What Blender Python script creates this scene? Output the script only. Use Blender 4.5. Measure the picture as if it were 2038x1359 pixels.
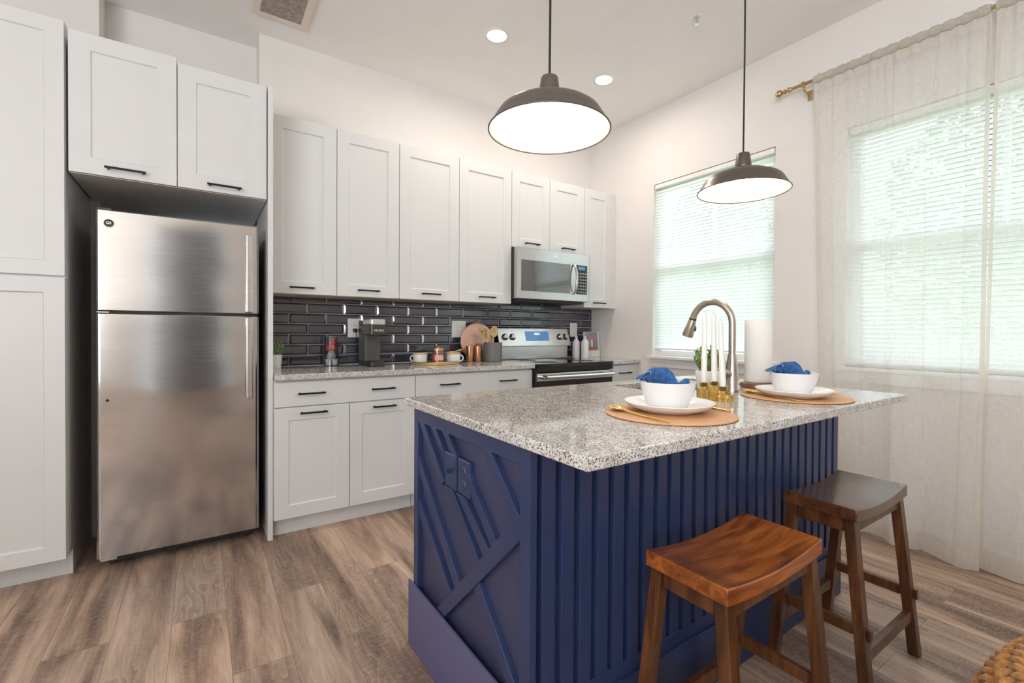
import bpy, bmesh, math, random
from mathutils import Vector, Matrix
PI = math.pi
random.seed(7)
for o in list(bpy.data.objects): bpy.data.objects.remove(o, do_unlink=True)
SC = bpy.context.scene
COL = SC.collection

# ------------------------------------------------------------------ camera
W_, H_ = 2038.0, 1359.0
F_, SX, SY = 931.087, 1048.921, 669.686
yaw, pitch, roll = 0.607953, -0.0107975, 0.0062799
r_ = Vector((math.cos(yaw), -math.sin(yaw), 0)); d_ = Vector((math.sin(yaw), math.cos(yaw), 0)); u_ = Vector((0, 0, 1))
D_ = d_ * math.cos(pitch) + u_ * math.sin(pitch); U2 = -d_ * math.sin(pitch) + u_ * math.cos(pitch)
R_ = r_ * math.cos(roll) + U2 * math.sin(roll); U_ = -r_ * math.sin(roll) + U2 * math.cos(roll)
cd = bpy.data.cameras.new('camera'); cam = bpy.data.objects.new('camera', cd); COL.objects.link(cam)
mw = Matrix((R_, U_, -D_)).transposed().to_4x4(); mw.translation = Vector((0.279127, -3.509719, 1.159719))
cam.matrix_world = mw
cd.sensor_width = 36.0; cd.lens = F_ / W_ * 36.0
cd.shift_x = (W_ / 2 - SX) / W_; cd.shift_y = (SY - H_ / 2) / W_
cd.clip_start = 0.05
SC.camera = cam

# ------------------------------------------------------------------ world, added fill lights, exposure
wd = bpy.data.worlds.new('sky'); SC.world = wd; wd.use_nodes = True
wn = wd.node_tree.nodes; wl = wd.node_tree.links
bg = wn['Background']; bg.inputs['Color'].default_value = (0.86, 0.95, 1.0, 1); bg.inputs['Strength'].default_value = 3.1
SC.view_settings.view_transform = 'Standard'; SC.view_settings.look = 'None'
SC.view_settings.exposure = 0.36; SC.view_settings.gamma = 1.0
SC.view_settings.use_curve_mapping = False
SC.cycles.max_bounces = 10; SC.cycles.diffuse_bounces = 5; SC.cycles.glossy_bounces = 5
SC.cycles.transmission_bounces = 8; SC.cycles.transparent_max_bounces = 24
SC.cycles.sample_clamp_indirect = 6.0
SC.cycles.caustics_reflective = False; SC.cycles.caustics_refractive = False
SC.cycles.use_denoising = True

def area(name, loc, direction, sx, sy, power, color):
    l = bpy.data.lights.new(name, 'AREA'); l.shape = 'RECTANGLE'; l.size = sx; l.size_y = sy
    l.energy = power; l.color = color
    o = bpy.data.objects.new(name, l); COL.objects.link(o); o.location = loc
    o.rotation_euler = Vector(direction).to_track_quat('-Z', 'Z').to_euler(); return o
# added fill lights at invented windows behind and left of camera, tilted up
area('fill_light_rear', (-1.72, -6.47, 1.45), (.15, 1, 1.7), 1.3, 2.0, 10, (0.97, 0.98, 1.0))
area('fill_light_left', (-2.67, -5.15, 1.5), (1, .35, 3.2), 1.9, 2.1, 190, (0.965, 0.98, 1.0))

# ------------------------------------------------------------------ mesh builder
class G:
    def __init__(s): s.v = []; s.f = []; s.m = []; s.sm = []
    def add(s, vs, fs, smooth=False, mi=0):
        b = len(s.v); s.v += [tuple(p) for p in vs]
        for f in fs: s.f.append(tuple(b + i for i in f)); s.m.append(mi); s.sm.append(smooth)
        return s
    def box(s, x0, x1, y0, y1, z0, z1, mi=0):
        x0, x1 = min(x0, x1), max(x0, x1); y0, y1 = min(y0, y1), max(y0, y1); z0, z1 = min(z0, z1), max(z0, z1)
        vs = [(x, y, z) for z in (z0, z1) for y in (y0, y1) for x in (x0, x1)]
        return s.add(vs, [(0, 2, 3, 1), (4, 5, 7, 6), (0, 1, 5, 4), (2, 6, 7, 3), (0, 4, 6, 2), (1, 3, 7, 5)], False, mi)
    def bar(s, p0, p1, w, h, up=(0, 0, 1), mi=0):
        p0, p1 = Vector(p0), Vector(p1); a = (p1 - p0).normalized(); up = Vector(up)
        x = a.cross(up).normalized(); y = x.cross(a).normalized()
        vs = []
        for p in (p0, p1):
            for i, j in ((-1, -1), (1, -1), (1, 1), (-1, 1)): vs.append(p + x * (w / 2 * i) + y * (h / 2 * j))
        return s.add(vs, [(0, 1, 2, 3), (7, 6, 5, 4), (0, 4, 5, 1), (1, 5, 6, 2), (2, 6, 7, 3), (3, 7, 4, 0)], False, mi)
    def hexa(s, b, t, mi=0):
        return s.add(list(b) + list(t), [(3, 2, 1, 0), (4, 5, 6, 7), (0, 1, 5, 4), (1, 2, 6, 5), (2, 3, 7, 6), (3, 0, 4, 7)], False, mi)
    def lathe(s, prof, c=(0, 0, 0), n=32, smooth=True, mi=0, axis='z', rib=None):
        vs = []; fs = []; c = Vector(c)
        for k, (r, z) in enumerate(prof):
            for i in range(n):
                a = 2 * PI * i / n
                rr = r * (1 + (rib[0] * (1 if i % rib[1] else 0) if rib and rib[2] <= k <= rib[3] else 0))
                p = (rr * math.cos(a), rr * math.sin(a), z)
                if axis == 'y': p = (p[0], -p[2], p[1])
                if axis == 'x': p = (p[2], p[0], p[1])
                vs.append(c + Vector(p))
        for k in range(len(prof) - 1):
            for i in range(n):
                j = (i + 1) % n
                fs.append((k * n + i, k * n + j, (k + 1) * n + j, (k + 1) * n + i))
        if prof[0][0] > 1e-6: fs.append(tuple(range(n - 1, -1, -1)))
        if prof[-1][0] > 1e-6: fs.append(tuple((len(prof) - 1) * n + i for i in range(n)))
        return s.add(vs, fs, smooth, mi)
    def tube(s, pts, r, n=10, closed=False, mi=0):
        pts = [Vector(p) for p in pts]; m = len(pts); rs = r if isinstance(r, (list, tuple)) else [r] * m
        vs = []; fs = []; ref = None
        for k, p in enumerate(pts):
            if closed: t = pts[(k + 1) % m] - pts[k - 1]
            else: t = pts[min(k + 1, m - 1)] - pts[max(k - 1, 0)]
            t.normalize()
            if ref is None: ref = Vector((0, 0, 1)) if abs(t.z) < .9 else Vector((1, 0, 0))
            x = (ref - t * ref.dot(t)).normalized(); y = t.cross(x); ref = x
            for i in range(n):
                a = 2 * PI * i / n; vs.append(p + (x * math.cos(a) + y * math.sin(a)) * rs[k])
        for k in range(m if closed else m - 1):
            q = (k + 1) % m
            for i in range(n):
                j = (i + 1) % n; fs.append((k * n + i, k * n + j, q * n + j, q * n + i))
        if not closed: fs += [tuple(range(n - 1, -1, -1)), tuple((m - 1) * n + i for i in range(n))]
        return s.add(vs, fs, True, mi)
    def cyl(s, p0, p1, r0, r1=None, n=20, mi=0):
        return s.tube([p0, p1], [r0, r0 if r1 is None else r1], n, False, mi)
    def sphere(s, c, r, nu=16, nv=10, mi=0):
        rx, ry, rz = r if isinstance(r, (list, tuple)) else (r, r, r); c = Vector(c)
        vs = [c + Vector((0, 0, -rz))]; fs = []
        for k in range(1, nv):
            a = -PI / 2 + PI * k / nv
            for i in range(nu):
                b = 2 * PI * i / nu; vs.append(c + Vector((rx * math.cos(a) * math.cos(b), ry * math.cos(a) * math.sin(b), rz * math.sin(a))))
        vs.append(c + Vector((0, 0, rz))); L = len(vs) - 1
        for i in range(nu):
            j = (i + 1) % nu; fs.append((0, 1 + j, 1 + i)); fs.append((L, L - nu + i, L - nu + j))
            for k in range(nv - 2): fs.append((1 + k * nu + i, 1 + k * nu + j, 1 + (k + 1) * nu + j, 1 + (k + 1) * nu + i))
        return s.add(vs, fs, True, mi)
    def prism(s, poly, f, h0, h1, smooth=False, mi=0):
        n = len(poly)
        vs = [f(a, b, h0) for a, b in poly] + [f(a, b, h1) for a, b in poly]
        fs = [tuple(range(n - 1, -1, -1)), tuple(range(n, 2 * n))] + [(i, (i + 1) % n, n + (i + 1) % n, n + i) for i in range(n)]
        return s.add(vs, fs, smooth, mi)
    def grid(s, nu, nv, f, smooth=True, mi=0):
        vs = [f(i / nu, j / nv) for j in range(nv + 1) for i in range(nu + 1)]
        fs = [(j * (nu + 1) + i, j * (nu + 1) + i + 1, (j + 1) * (nu + 1) + i + 1, (j + 1) * (nu + 1) + i) for j in range(nv) for i in range(nu)]
        return s.add(vs, fs, smooth, mi)

ORG = {}
def obj(name, g, mats, parent=None, bev=0, seg=2, solid=0, fixn=True):
    """one mesh object; coordinates in g are scene coordinates for things placed at their parent's origin"""
    me = bpy.data.meshes.new(name)
    off = ORG.get(parent.name, Vector()) if parent else Vector()
    me.from_pydata([Vector(p) - off for p in g.v], [], g.f)
    mats = mats if isinstance(mats, (list, tuple)) else [mats]
    for m in mats: me.materials.append(m)
    me.polygons.foreach_set('material_index', g.m); me.polygons.foreach_set('use_smooth', g.sm)
    if fixn:
        bm = bmesh.new(); bm.from_mesh(me); bmesh.ops.recalc_face_normals(bm, faces=bm.faces); bm.to_mesh(me); bm.free()
    if any(g.sm): me.set_sharp_from_angle(angle=math.radians(38))
    o = bpy.data.objects.new(name, me); COL.objects.link(o)
    ORG[o.name] = off.copy()
    if parent: o.parent = parent
    if bev:
        b = o.modifiers.new('bevel', 'BEVEL'); b.width = bev; b.segments = seg; b.limit_method = 'ANGLE'; b.angle_limit = math.radians(40)
    if solid:
        b = o.modifiers.new('solid', 'SOLIDIFY'); b.thickness = solid; b.offset = 0
    return o
def tag(o, label, cat, group=None):
    o['label'] = label; o['category'] = cat
    if group: o['group'] = group
    return o
def thing(name, label, cat, loc=(0, 0, 0), group=None):
    o = bpy.data.objects.new(name, None); COL.objects.link(o); o.empty_display_size = .05
    o.location = loc; ORG[o.name] = Vector(loc); return tag(o, label, cat, group)
def struct(name, g, m, parent=None, **k):
    o = obj(name, g, m, parent, **k)
    if not parent: o['kind'] = 'structure'
    return o
def copy_thing(root, loc, label, rz=0.0):
    c = root.copy(); COL.objects.link(c); c.location = loc; c.rotation_euler = (0, 0, rz); c['label'] = label
    for ch in list(root.children):
        k = ch.copy(); COL.objects.link(k); k.parent = c
        for g2 in ch.children:
            q = g2.copy(); COL.objects.link(q); q.parent = k
    return c
def text(name, s, size, m, parent, loc, rot, depth=.0004, sx=1.0):
    cu = bpy.data.curves.new(name, 'FONT'); cu.body = s; cu.size = size; cu.extrude = depth; cu.align_x = 'CENTER'; cu.align_y = 'CENTER'
    tmp = bpy.data.objects.new(name, cu); COL.objects.link(tmp); bpy.context.view_layer.update()
    me = bpy.data.meshes.new_from_object(tmp.evaluated_get(bpy.context.evaluated_depsgraph_get())); bpy.data.objects.remove(tmp, do_unlink=True); bpy.data.curves.remove(cu)
    me.name = name; me.materials.clear(); me.materials.append(m); o = bpy.data.objects.new(name, me); COL.objects.link(o)
    o.parent = parent; o.location = Vector(loc) - ORG.get(parent.name, Vector()); o.rotation_euler = rot; o.scale = (sx, 1, 1)
    return o

# ------------------------------------------------------------------ materials
class N:
    def __init__(s, name):
        s.mat = bpy.data.materials.new(name); s.mat.use_nodes = True; s.t = s.mat.node_tree
        s.b = s.t.nodes['Principled BSDF']; s.out = s.t.nodes['Material Output']
    def n(s, ty, **k):
        nd = s.t.nodes.new(ty)
        for a, v in k.items():
            if a.startswith('i_'): nd.inputs[a[2:].replace('_', ' ')].default_value = v
            else: setattr(nd, a, v)
        return nd
    def l(s, a, b): s.t.links.new(a, b)
    def coord(s, scale=(1, 1, 1), kind='Object', rot=(0, 0, 0)):
        tc = s.n('ShaderNodeTexCoord'); mp = s.n('ShaderNodeMapping'); mp.inputs['Scale'].default_value = scale; mp.inputs['Rotation'].default_value = rot
        s.l(tc.outputs[kind], mp.inputs[0]); return mp.outputs[0]
    def noise(s, vec, scale, detail=3, rough=.5, dist=0):
        x = s.n('ShaderNodeTexNoise'); x.inputs['Scale'].default_value = scale; x.inputs['Detail'].default_value = detail
        x.inputs['Roughness'].default_value = rough; x.inputs['Distortion'].default_value = dist
        s.l(vec, x.inputs['Vector']); return x.outputs['Fac']
    def ramp(s, fac, stops, interp='LINEAR'):
        r = s.n('ShaderNodeValToRGB'); e = r.color_ramp.elements; r.color_ramp.interpolation = interp
        while len(e) < len(stops): e.new(.5)
        for q, (p, c) in zip(e, stops):
            q.position = p; q.color = (c, c, c, 1) if isinstance(c, (int, float)) else (*c, 1)
        s.l(fac, r.inputs[0]); return r.outputs[0]
    def mix(s, fac, a, b, mode='MIX'):
        m = s.n('ShaderNodeMix', data_type='RGBA', blend_type=mode)
        for v, k in ((fac, 0), (a, 6), (b, 7)):
            if isinstance(v, (int, float)): m.inputs[k].default_value = v if k == 0 else (v, v, v, 1)
            elif isinstance(v, tuple): m.inputs[k].default_value = (*v, 1)
            else: s.l(v, m.inputs[k])
        return m.outputs[2]
    def math(s, op, a, b=None):
        m = s.n('ShaderNodeMath', operation=op)
        for i, v in enumerate((a, b)):
            if v is None: continue
            if isinstance(v, (int, float)): m.inputs[i].default_value = v
            else: s.l(v, m.inputs[i])
        return m.outputs[0]
    def bump(s, h, strength=.2, dist=.01):
        b = s.n('ShaderNodeBump'); b.inputs['Strength'].default_value = strength; b.inputs['Distance'].default_value = dist
        s.l(h, b.inputs['Height']); s.l(b.outputs[0], s.b.inputs['Normal']); return b.outputs[0]
    def set(s, **k):
        for a, v in k.items():
            a = a.replace('_', ' ')
            if isinstance(v, tuple): v = (*v, 1)
            s.b.inputs[a].default_value = v
        return s
def plain(name, col, rough=.5, metal=0, var=.04, vs=6, bump=0, bs=200, **k):
    m = N(name); v = m.coord()
    f = m.noise(v, vs, 3)
    c = m.ramp(f, [(.3, tuple(x * (1 - var) for x in col)), (.7, tuple(min(1, x * (1 + var)) for x in col))])
    m.l(c, m.b.inputs['Base Color']); m.set(Roughness=rough, Metallic=metal, **k)
    if bump: m.bump(m.noise(v, bs, 2), bump, .002)
    return m.mat
wall_m = plain('wall_paint', (.80, .775, .755), .7, var=.012, bump=.08, bs=160)
ceil_m = plain('ceiling_paint', (.90, .875, .855), .8, var=.012, bump=.1, bs=120)
trim_m = plain('trim_paint', (.84, .83, .82), .4, var=.01)
cab_m = plain('cabinet_lacquer', (.715, .722, .73), .38, var=.008)
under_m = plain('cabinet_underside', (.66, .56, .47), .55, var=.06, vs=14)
blackmetal_m = plain('black_metal', (.018, .017, .018), .38, .6)
blackgloss_m = plain('black_glass', (.012, .011, .012), .06, 0, Specular_IOR_Level=.5)
blackplastic_m = plain('black_plastic', (.03, .029, .03), .42)
darkgrey_m = plain('dark_grey_side', (.045, .043, .043), .5)
gasket_m = plain('gasket', (.02, .02, .02), .6)
whiteplastic_m = plain('white_plastic', (.83, .83, .82), .35)
ceramic_m = plain('white_ceramic', (.86, .86, .87), .18, var=.005)
wax_m = plain('candle_wax', (.88, .87, .85), .45, var=.01, Subsurface_Weight=.2)
paper_m = plain('paper_towel', (.88, .88, .87), .9, var=.02, vs=90, bump=.5, bs=140)
brass_m = plain('brass', (.58, .42, .20), .3, 1)
gold_m = plain('gold_flatware', (.86, .58, .16), .2, 1)
copper_m = plain('copper', (.76, .40, .24), .3, 1, var=.12, vs=30)
rosecopper_m = plain('brushed_copper', (.80, .50, .40), .42, 1, var=.08, vs=22)
chrome_m = plain('chrome', (.75, .75, .76), .12, 1)
nickel_m = plain('brushed_nickel', (.56, .50, .44), .28, 1, var=.05, vs=60)
bronze_m = plain('dark_bronze', (.15, .125, .115), .33, .6)
enamel_m = plain('white_enamel', (.88, .86, .82), .35, var=.005)
cord_m = plain('cord_rubber', (.012, .012, .013), .5)
red_m = plain('red_wax', (.75, .03, .035), .35)
crock_m = plain('grey_stoneware', (.16, .15, .145), .55, var=.08, vs=40)
beech_m = plain('beech_wood', (.66, .43, .21), .5, var=.14, vs=40)
bamboo_m = plain('bamboo', (.66, .45, .23), .45, var=.1, vs=50)
leaf_m = plain('succulent_leaf', (.20, .30, .085), .45, var=.5, vs=45)
leaf2_m = plain('succulent_leaf_pale', (.26, .36, .17), .5, var=.5, vs=60)
soil_m = plain('soil', (.05, .035, .025), .9, var=.4, vs=90)
tan_m = plain('tan_leather', (.62, .33, .155), .5, var=.06, vs=30, bump=.15, bs=300)
tan_edge_m = plain('leather_stitching', (.70, .50, .34), .6)
navycloth_m = plain('blue_linen', (.035, .12, .34), .85, var=.35, vs=70, bump=.4, bs=500)
stitch_m = plain('pale_blue_stitch', (.42, .55, .72), .85)
amber_m = N('amber_glass').set(Base_Color=(1.0, .66, .17), Roughness=.03, IOR=1.45, Transmission_Weight=.93).mat
def thin_glass(name, tint, refl=.04):
    m = N(name); tr = m.n('ShaderNodeBsdfTransparent'); tr.inputs[0].default_value = (*tint, 1)
    gl = m.n('ShaderNodeBsdfGlossy'); gl.inputs['Roughness'].default_value = .02
    fr = m.n('ShaderNodeLayerWeight'); fr.inputs['Blend'].default_value = .5
    mx = m.n('ShaderNodeMixShader'); m.l(m.math('ADD', m.math('MULTIPLY', m.math('POWER', fr.outputs['Facing'], 4.0), .7), refl), mx.inputs[0]); m.l(tr.outputs[0], mx.inputs[1]); m.l(gl.outputs[0], mx.inputs[2])
    m.l(mx.outputs[0], m.out.inputs[0]); return m.mat
pane_m = thin_glass('window_glass', (.96, .98, .98))
frost_m = thin_glass('frosted_glass', (.72, .72, .72))
clear_m = thin_glass('clear_glass', (.90, .92, .93), .09)
def emis(name, col, st):
    m = N(name); m.set(Base_Color=col, Emission_Color=col, Emission_Strength=st); return m.mat
bulb_m = emis('warm_bulb', (1.0, .80, .58), 85)
lens_m = emis('downlight_lens', (1.0, .88, .76), 200)
display_m = N('clock_display'); display_m.set(Base_Color=(.05, .13, .26), Roughness=.08, Emission_Color=(.10, .30, .60), Emission_Strength=.35); display_m = display_m.mat
digit_m = emis('display_digits', (.75, .9, 1.0), 1.0)

def steel(name, base=(.58, .57, .565), rough=.24, wav=0.0, grain='z'):
    m = N(name)
    sc = (6, 6, 900) if grain == 'x' else (700, 700, 6)
    v = m.coord(sc); g = m.noise(v, 1.0, 2)
    c = m.ramp(g, [(.3, tuple(x * .93 for x in base)), (.7, tuple(min(1, x * 1.05) for x in base))])
    m.l(c, m.b.inputs['Base Color']); m.set(Metallic=1.0)
    m.l(m.ramp(g, [(.3, rough * .85), (.7, rough * 1.15)]), m.b.inputs['Roughness'])
    if wav:
        b1 = m.n('ShaderNodeBump'); b1.inputs['Strength'].default_value = 1.0; b1.inputs['Distance'].default_value = wav
        w = m.noise(m.coord((.8, 1, 2.4)), 1.6, 1.0, .4); m.l(w, b1.inputs['Height']); m.l(b1.outputs[0], m.b.inputs['Normal'])
    return m.mat
steel_m = steel('stainless_steel', grain='x')
fridge_m = steel('fridge_stainless', (.53, .515, .51), .125, wav=.0065, grain='x')
film_m = plain('mirrored_oven_glass', (.21, .205, .205), .04, 1, var=.02)
sink_m = steel('sink_steel', (.35, .35, .35), .35)

def floor_mat():
    m = N('vinyl_plank'); tc = m.n('ShaderNodeTexCoord'); sp = m.n('ShaderNodeSeparateXYZ'); m.l(tc.outputs['Object'], sp.inputs[0])
    cb = m.n('ShaderNodeCombineXYZ'); m.l(sp.outputs[1], cb.inputs[0]); m.l(sp.outputs[0], cb.inputs[1])
    br = m.n('ShaderNodeTexBrick', offset=.37, offset_frequency=2, squash=1)
    br.inputs['Color1'].default_value = (0, 0, 0, 1); br.inputs['Color2'].default_value = (1, 1, 1, 1); br.inputs['Mortar'].default_value = (.5, .5, .5, 1)
    br.inputs['Scale'].default_value = 1; br.inputs['Mortar Size'].default_value = .0008; br.inputs['Mortar Smooth'].default_value = .2
    br.inputs['Brick Width'].default_value = 1.22; br.inputs['Row Height'].default_value = .182
    m.l(cb.outputs[0], br.inputs['Vector'])
    bw = m.n('ShaderNodeRGBToBW'); m.l(br.outputs['Color'], bw.inputs[0]); rnd = bw.outputs[0]
    def vec(sx, sy):
        c = m.n('ShaderNodeCombineXYZ'); m.l(m.math('MULTIPLY', sp.outputs[0], sx), c.inputs[0]); m.l(m.math('MULTIPLY', sp.outputs[1], sy), c.inputs[1])
        m.l(m.math('MULTIPLY', rnd, 2.2), c.inputs[2]); return c.outputs[0]
    big = m.noise(vec(9, .8), 1.0, 3, .5, .7)
    mid = m.noise(vec(30, 3.0), 1.0, 4, .6, 1.2)
    fine = m.noise(vec(240, 9), 1.0, 3, .6)
    cross = m.noise(vec(45, 160), 1.0, 2, .5)
    cn = m.noise(vec(9, 1.5), 1.0, 2.2, .45, .5); wv = m.math('FRACT', m.math('MULTIPLY', cn, 17.0))
    base = m.ramp(big, [(.33, (.085, .050, .040)), (.43, (.235, .155, .12)), (.52, (.46, .34, .265)), (.63, (.72, .585, .48))])
    base = m.mix(.28, base, m.ramp(mid, [(.3, (.13, .085, .068)), (.52, (.40, .30, .24)), (.70, (.70, .60, .51))]))
    base = m.mix(.45, base, m.ramp(fine, [(.3, .40), (.5, .85), (.65, 1.1)]), 'MULTIPLY')
    wmask = m.math('MULTIPLY', m.ramp(m.noise(vec(5, .8), 1.0, 2), [(.50, 0.0), (.62, 1.0)]), .55)
    base = m.mix(wmask, base, m.ramp(wv, [(0.0, (.15, .10, .08)), (.6, (.30, .23, .18)), (.93, (.38, .30, .24)), (1.0, (.62, .54, .46))]))
    base = m.mix(m.math('MULTIPLY', m.ramp(cross, [(.45, 0.0), (.7, 1.0)]), .30), base, (.58, .50, .44))
    tint = m.ramp(rnd, [(0, (.95, .90, .865)), (.5, (1.06, .985, .925)), (1, (1.16, 1.05, .96))])
    base = m.mix(1.0, base, tint, 'MULTIPLY')
    base = m.mix(m.math('MULTIPLY', br.outputs['Fac'], .75), base, (.07, .05, .042))
    m.l(base, m.b.inputs['Base Color']); m.set(Specular_IOR_Level=.45)
    m.l(m.ramp(mid, [(.3, .34), (.7, .48)]), m.b.inputs['Roughness'])
    m.bump(m.math('SUBTRACT', m.math('ADD', fine, cross), m.math('MULTIPLY', br.outputs['Fac'], 4.0)), .18, .0015)
    return m.mat
floor_m = floor_mat()

def granite(name, k=1.0, warm=0.0):
    m = N(name); v = m.coord()
    c = m.ramp(m.noise(v, 26 * k, 3, .6), [(.32, (.56, .52, .485)), (.5, (.69, .665, .64)), (.68, (.82, .81, .80))])
    c = m.mix(m.ramp(m.noise(v, 120 * k, 3, .65), [(.54, 0.0), (.62, .7)]), c, (.36, .325, .31))
    c = m.mix(m.ramp(m.noise(v, 215 * k, 2, .6), [(.54, 0.0), (.585, .95)]), c, (.055, .052, .055))
    c = m.mix(m.ramp(m.noise(v, 165 * k, 2, .5), [(.62, 0.0), (.68, .9)]), c, (.86, .85, .84))
    m.l(c, m.b.inputs['Base Color']); m.set(Roughness=.06, Specular_IOR_Level=.8); return m.mat
granite_m = granite('granite', 1.0)

def wood(name, a, b, c3, rough=.3, scale=1.0, coat=.35):
    m = N(name); v = m.coord((4 * scale, 34 * scale, 34 * scale))
    g = m.noise(v, 1.0, 4, .6, .8); f2 = m.noise(m.coord((9, 240, 240)), 1.0, 2); p = m.noise(m.coord(), 7, 2)
    c = m.ramp(g, [(.3, a), (.5, b), (.72, c3)])
    c = m.mix(.4, c, m.ramp(f2, [(.35, .55), (.65, 1.0)]), 'MULTIPLY')
    c = m.mix(m.ramp(p, [(.55, 0.0), (.75, .55)]), c, tuple(x * .35 for x in a))
    m.l(c, m.b.inputs['Base Color']); m.set(Roughness=rough, Coat_Weight=coat, Coat_Roughness=.2); m.bump(f2, .03, .001); return m.mat
seat_m = wood('stool_seat_wood', (.14, .034, .007), (.37, .100, .018), (.58, .20, .04), .28)
seat2_m = wood('stool_dark_seat_wood', (.065, .021, .009), (.13, .045, .018), (.20, .075, .030), .25)
leg_m = wood('stool_leg_wood', (.042, .014, .006), (.115, .040, .013), (.20, .075, .025), .36, coat=.2)
for mm in (leg_m,):
    for nd in mm.node_tree.nodes:
        if nd.type == 'MAPPING': s3 = nd.inputs['Scale'].default_value; nd.inputs['Scale'].default_value = (s3[1], s3[2], s3[0])

navy_m = plain('navy_paint', (.026, .042, .118), .34, var=.06, vs=5, bump=.05, bs=60)
navy_panel_m = plain('navy_panel_paint', (.044, .050, .115), .42, var=.06, vs=5, bump=.05, bs=60)
tile_m = plain('glazed_tile', (.036, .040, .060), .08, var=.12, vs=5, Specular_IOR_Level=1.0, Coat_Weight=.6, Coat_Roughness=.06)
grout_m = plain('grout', (.60, .575, .56), .8)
rope_m = plain('mustard_yarn', (.46, .205, .045), .9, var=.3, vs=90, bump=.8, bs=420, Sheen_Weight=.4)
def cloth(name, col, alpha, thread=(60, 900, 900)):
    m = N(name); v = m.coord((1, 30, 260)); h = m.noise(v, 1.0, 3, .6); w = m.noise(m.coord((1, 420, 12)), 1.0, 3, .6)
    t = m.math('MULTIPLY', m.math('ADD', h, w), .5)
    cc = m.ramp(t, [(.36, tuple(x * .965 for x in col)), (.62, col)])
    df = m.n('ShaderNodeBsdfDiffuse'); tl = m.n('ShaderNodeBsdfTranslucent'); tr = m.n('ShaderNodeBsdfTransparent')
    m.l(cc, df.inputs[0]); m.l(cc, tl.inputs[0])
    a = m.n('ShaderNodeMixShader'); a.inputs[0].default_value = .42; m.l(df.outputs[0], a.inputs[1]); m.l(tl.outputs[0], a.inputs[2])
    b = m.n('ShaderNodeMixShader'); m.l(m.ramp(t, [(.38, min(1, alpha + .05)), (.60, max(0, alpha - .05))]), b.inputs[0]); m.l(a.outputs[0], b.inputs[1]); m.l(tr.outputs[0], b.inputs[2])
    m.l(b.outputs[0], m.out.inputs[0]); return m.mat
linen_m = cloth('sheer_linen', (.90, .885, .85), .44)
hem_m = cloth('linen_hem', (.84, .80, .73), .10)
def blind_mat():
    m = N('blind_slat'); df = m.n('ShaderNodeBsdfDiffuse'); tl = m.n('ShaderNodeBsdfTranslucent')
    c = m.ramp(m.noise(m.coord(), 3, 2), [(.3, (.84, .87, .87)), (.7, (.90, .92, .92))]); m.l(c, df.inputs[0]); m.l(c, tl.inputs[0])
    a = m.n('ShaderNodeMixShader'); a.inputs[0].default_value = .55; m.l(df.outputs[0], a.inputs[1]); m.l(tl.outputs[0], a.inputs[2]); m.l(a.outputs[0], m.out.inputs[0]); return m.mat
blind_m = blind_mat()
cover_m = plain('cover_print_grey', (.30, .30, .33), .3, var=.25, vs=12)
pink_m = plain('cover_print_pink', (.72, .16, .22), .35, var=.3, vs=90)
board_m = plain('cover_print_wood', (.40, .19, .09), .4, var=.2, vs=60)
reflection_dark_m = plain('reflection_door_slate', (.10, .10, .105), .5)  # for the dark door panel added as a fridge reflection
beige_m = plain('beige_wall_paint', (.80, .74, .68), .7, var=.012)
grass_m = plain('lawn', (.16, .26, .08), .9, var=.3, vs=4)
treeleaf_m = plain('tree_leaf', (.12, .18, .15), .6, var=.4, vs=3)
bark_m = plain('bark', (.16, .11, .08), .9, var=.3, vs=9)

# ------------------------------------------------------------------ room shell
ZC = 3.084; XR = 3.51; XL = -2.6; YB = -6.4
struct('floor', G().box(XL - .15, XR + .15, YB - .15, .4, -.06, 0), floor_m)
struct('ceiling', G().box(XL - .15, XR + .15, YB - .15, .4, ZC, ZC + .1), ceil_m)
struct('wall_back', G().box(.59, XR + .15, 0, .4, 0, ZC), wall_m)
struct('wall_alcove', G().box(-.186, .59, .2, .4, 0, ZC), wall_m)
struct('wall_back_left', G().box(XL - .15, -.186, 0, .4, 0, ZC), wall_m)
# right wall with two window openings
W1 = (-1.835, -.785, .956, 2.44); W2 = (-3.62, -2.272, .957, 2.408)
def wall_x(x0, x1, ya, yb, holes):
    g = G(); y = yb
    for (h0, h1, z0, z1) in holes:          # from high y to low y
        g.box(x0, x1, h1, y, 0, ZC); g.box(x0, x1, h0, h1, 0, z0); g.box(x0, x1, h0, h1, z1, ZC); y = h0
    return g.box(x0, x1, ya, y, 0, ZC)
struct('wall_right', wall_x(XR, XR + .14, YB, 0, [W1, W2]), wall_m)
W4 = (-6.15, -4.15, .45, 2.55)  # opening added to carry the left fill light
struct('wall_left', wall_x(XL - .14, XL, YB, 0, [W4]), beige_m)
g = G(); W3 = (-2.4, -1.05, .45, 2.5)  # W3: opening added to carry the rear fill light
SL1 = (-.40, -.29); SL2 = (.575, .625)          # slits added beside the rear doors so sky streaks show in the steel
g.box(XL, W3[0], YB - .14, YB, 0, ZC).box(W3[1], SL1[0], YB - .14, YB, 0, ZC).box(SL1[1], SL2[0], YB - .14, YB, 0, ZC).box(SL2[1], XR, YB - .14, YB, 0, ZC)
for a, b, c, d in ((*SL1, .08, 2.8), (*SL2, .08, 2.8), W3): g.box(a, b, YB - .14, YB, 0, c).box(a, b, YB - .14, YB, d, ZC)
struct('wall_rear', g, beige_m)
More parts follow.
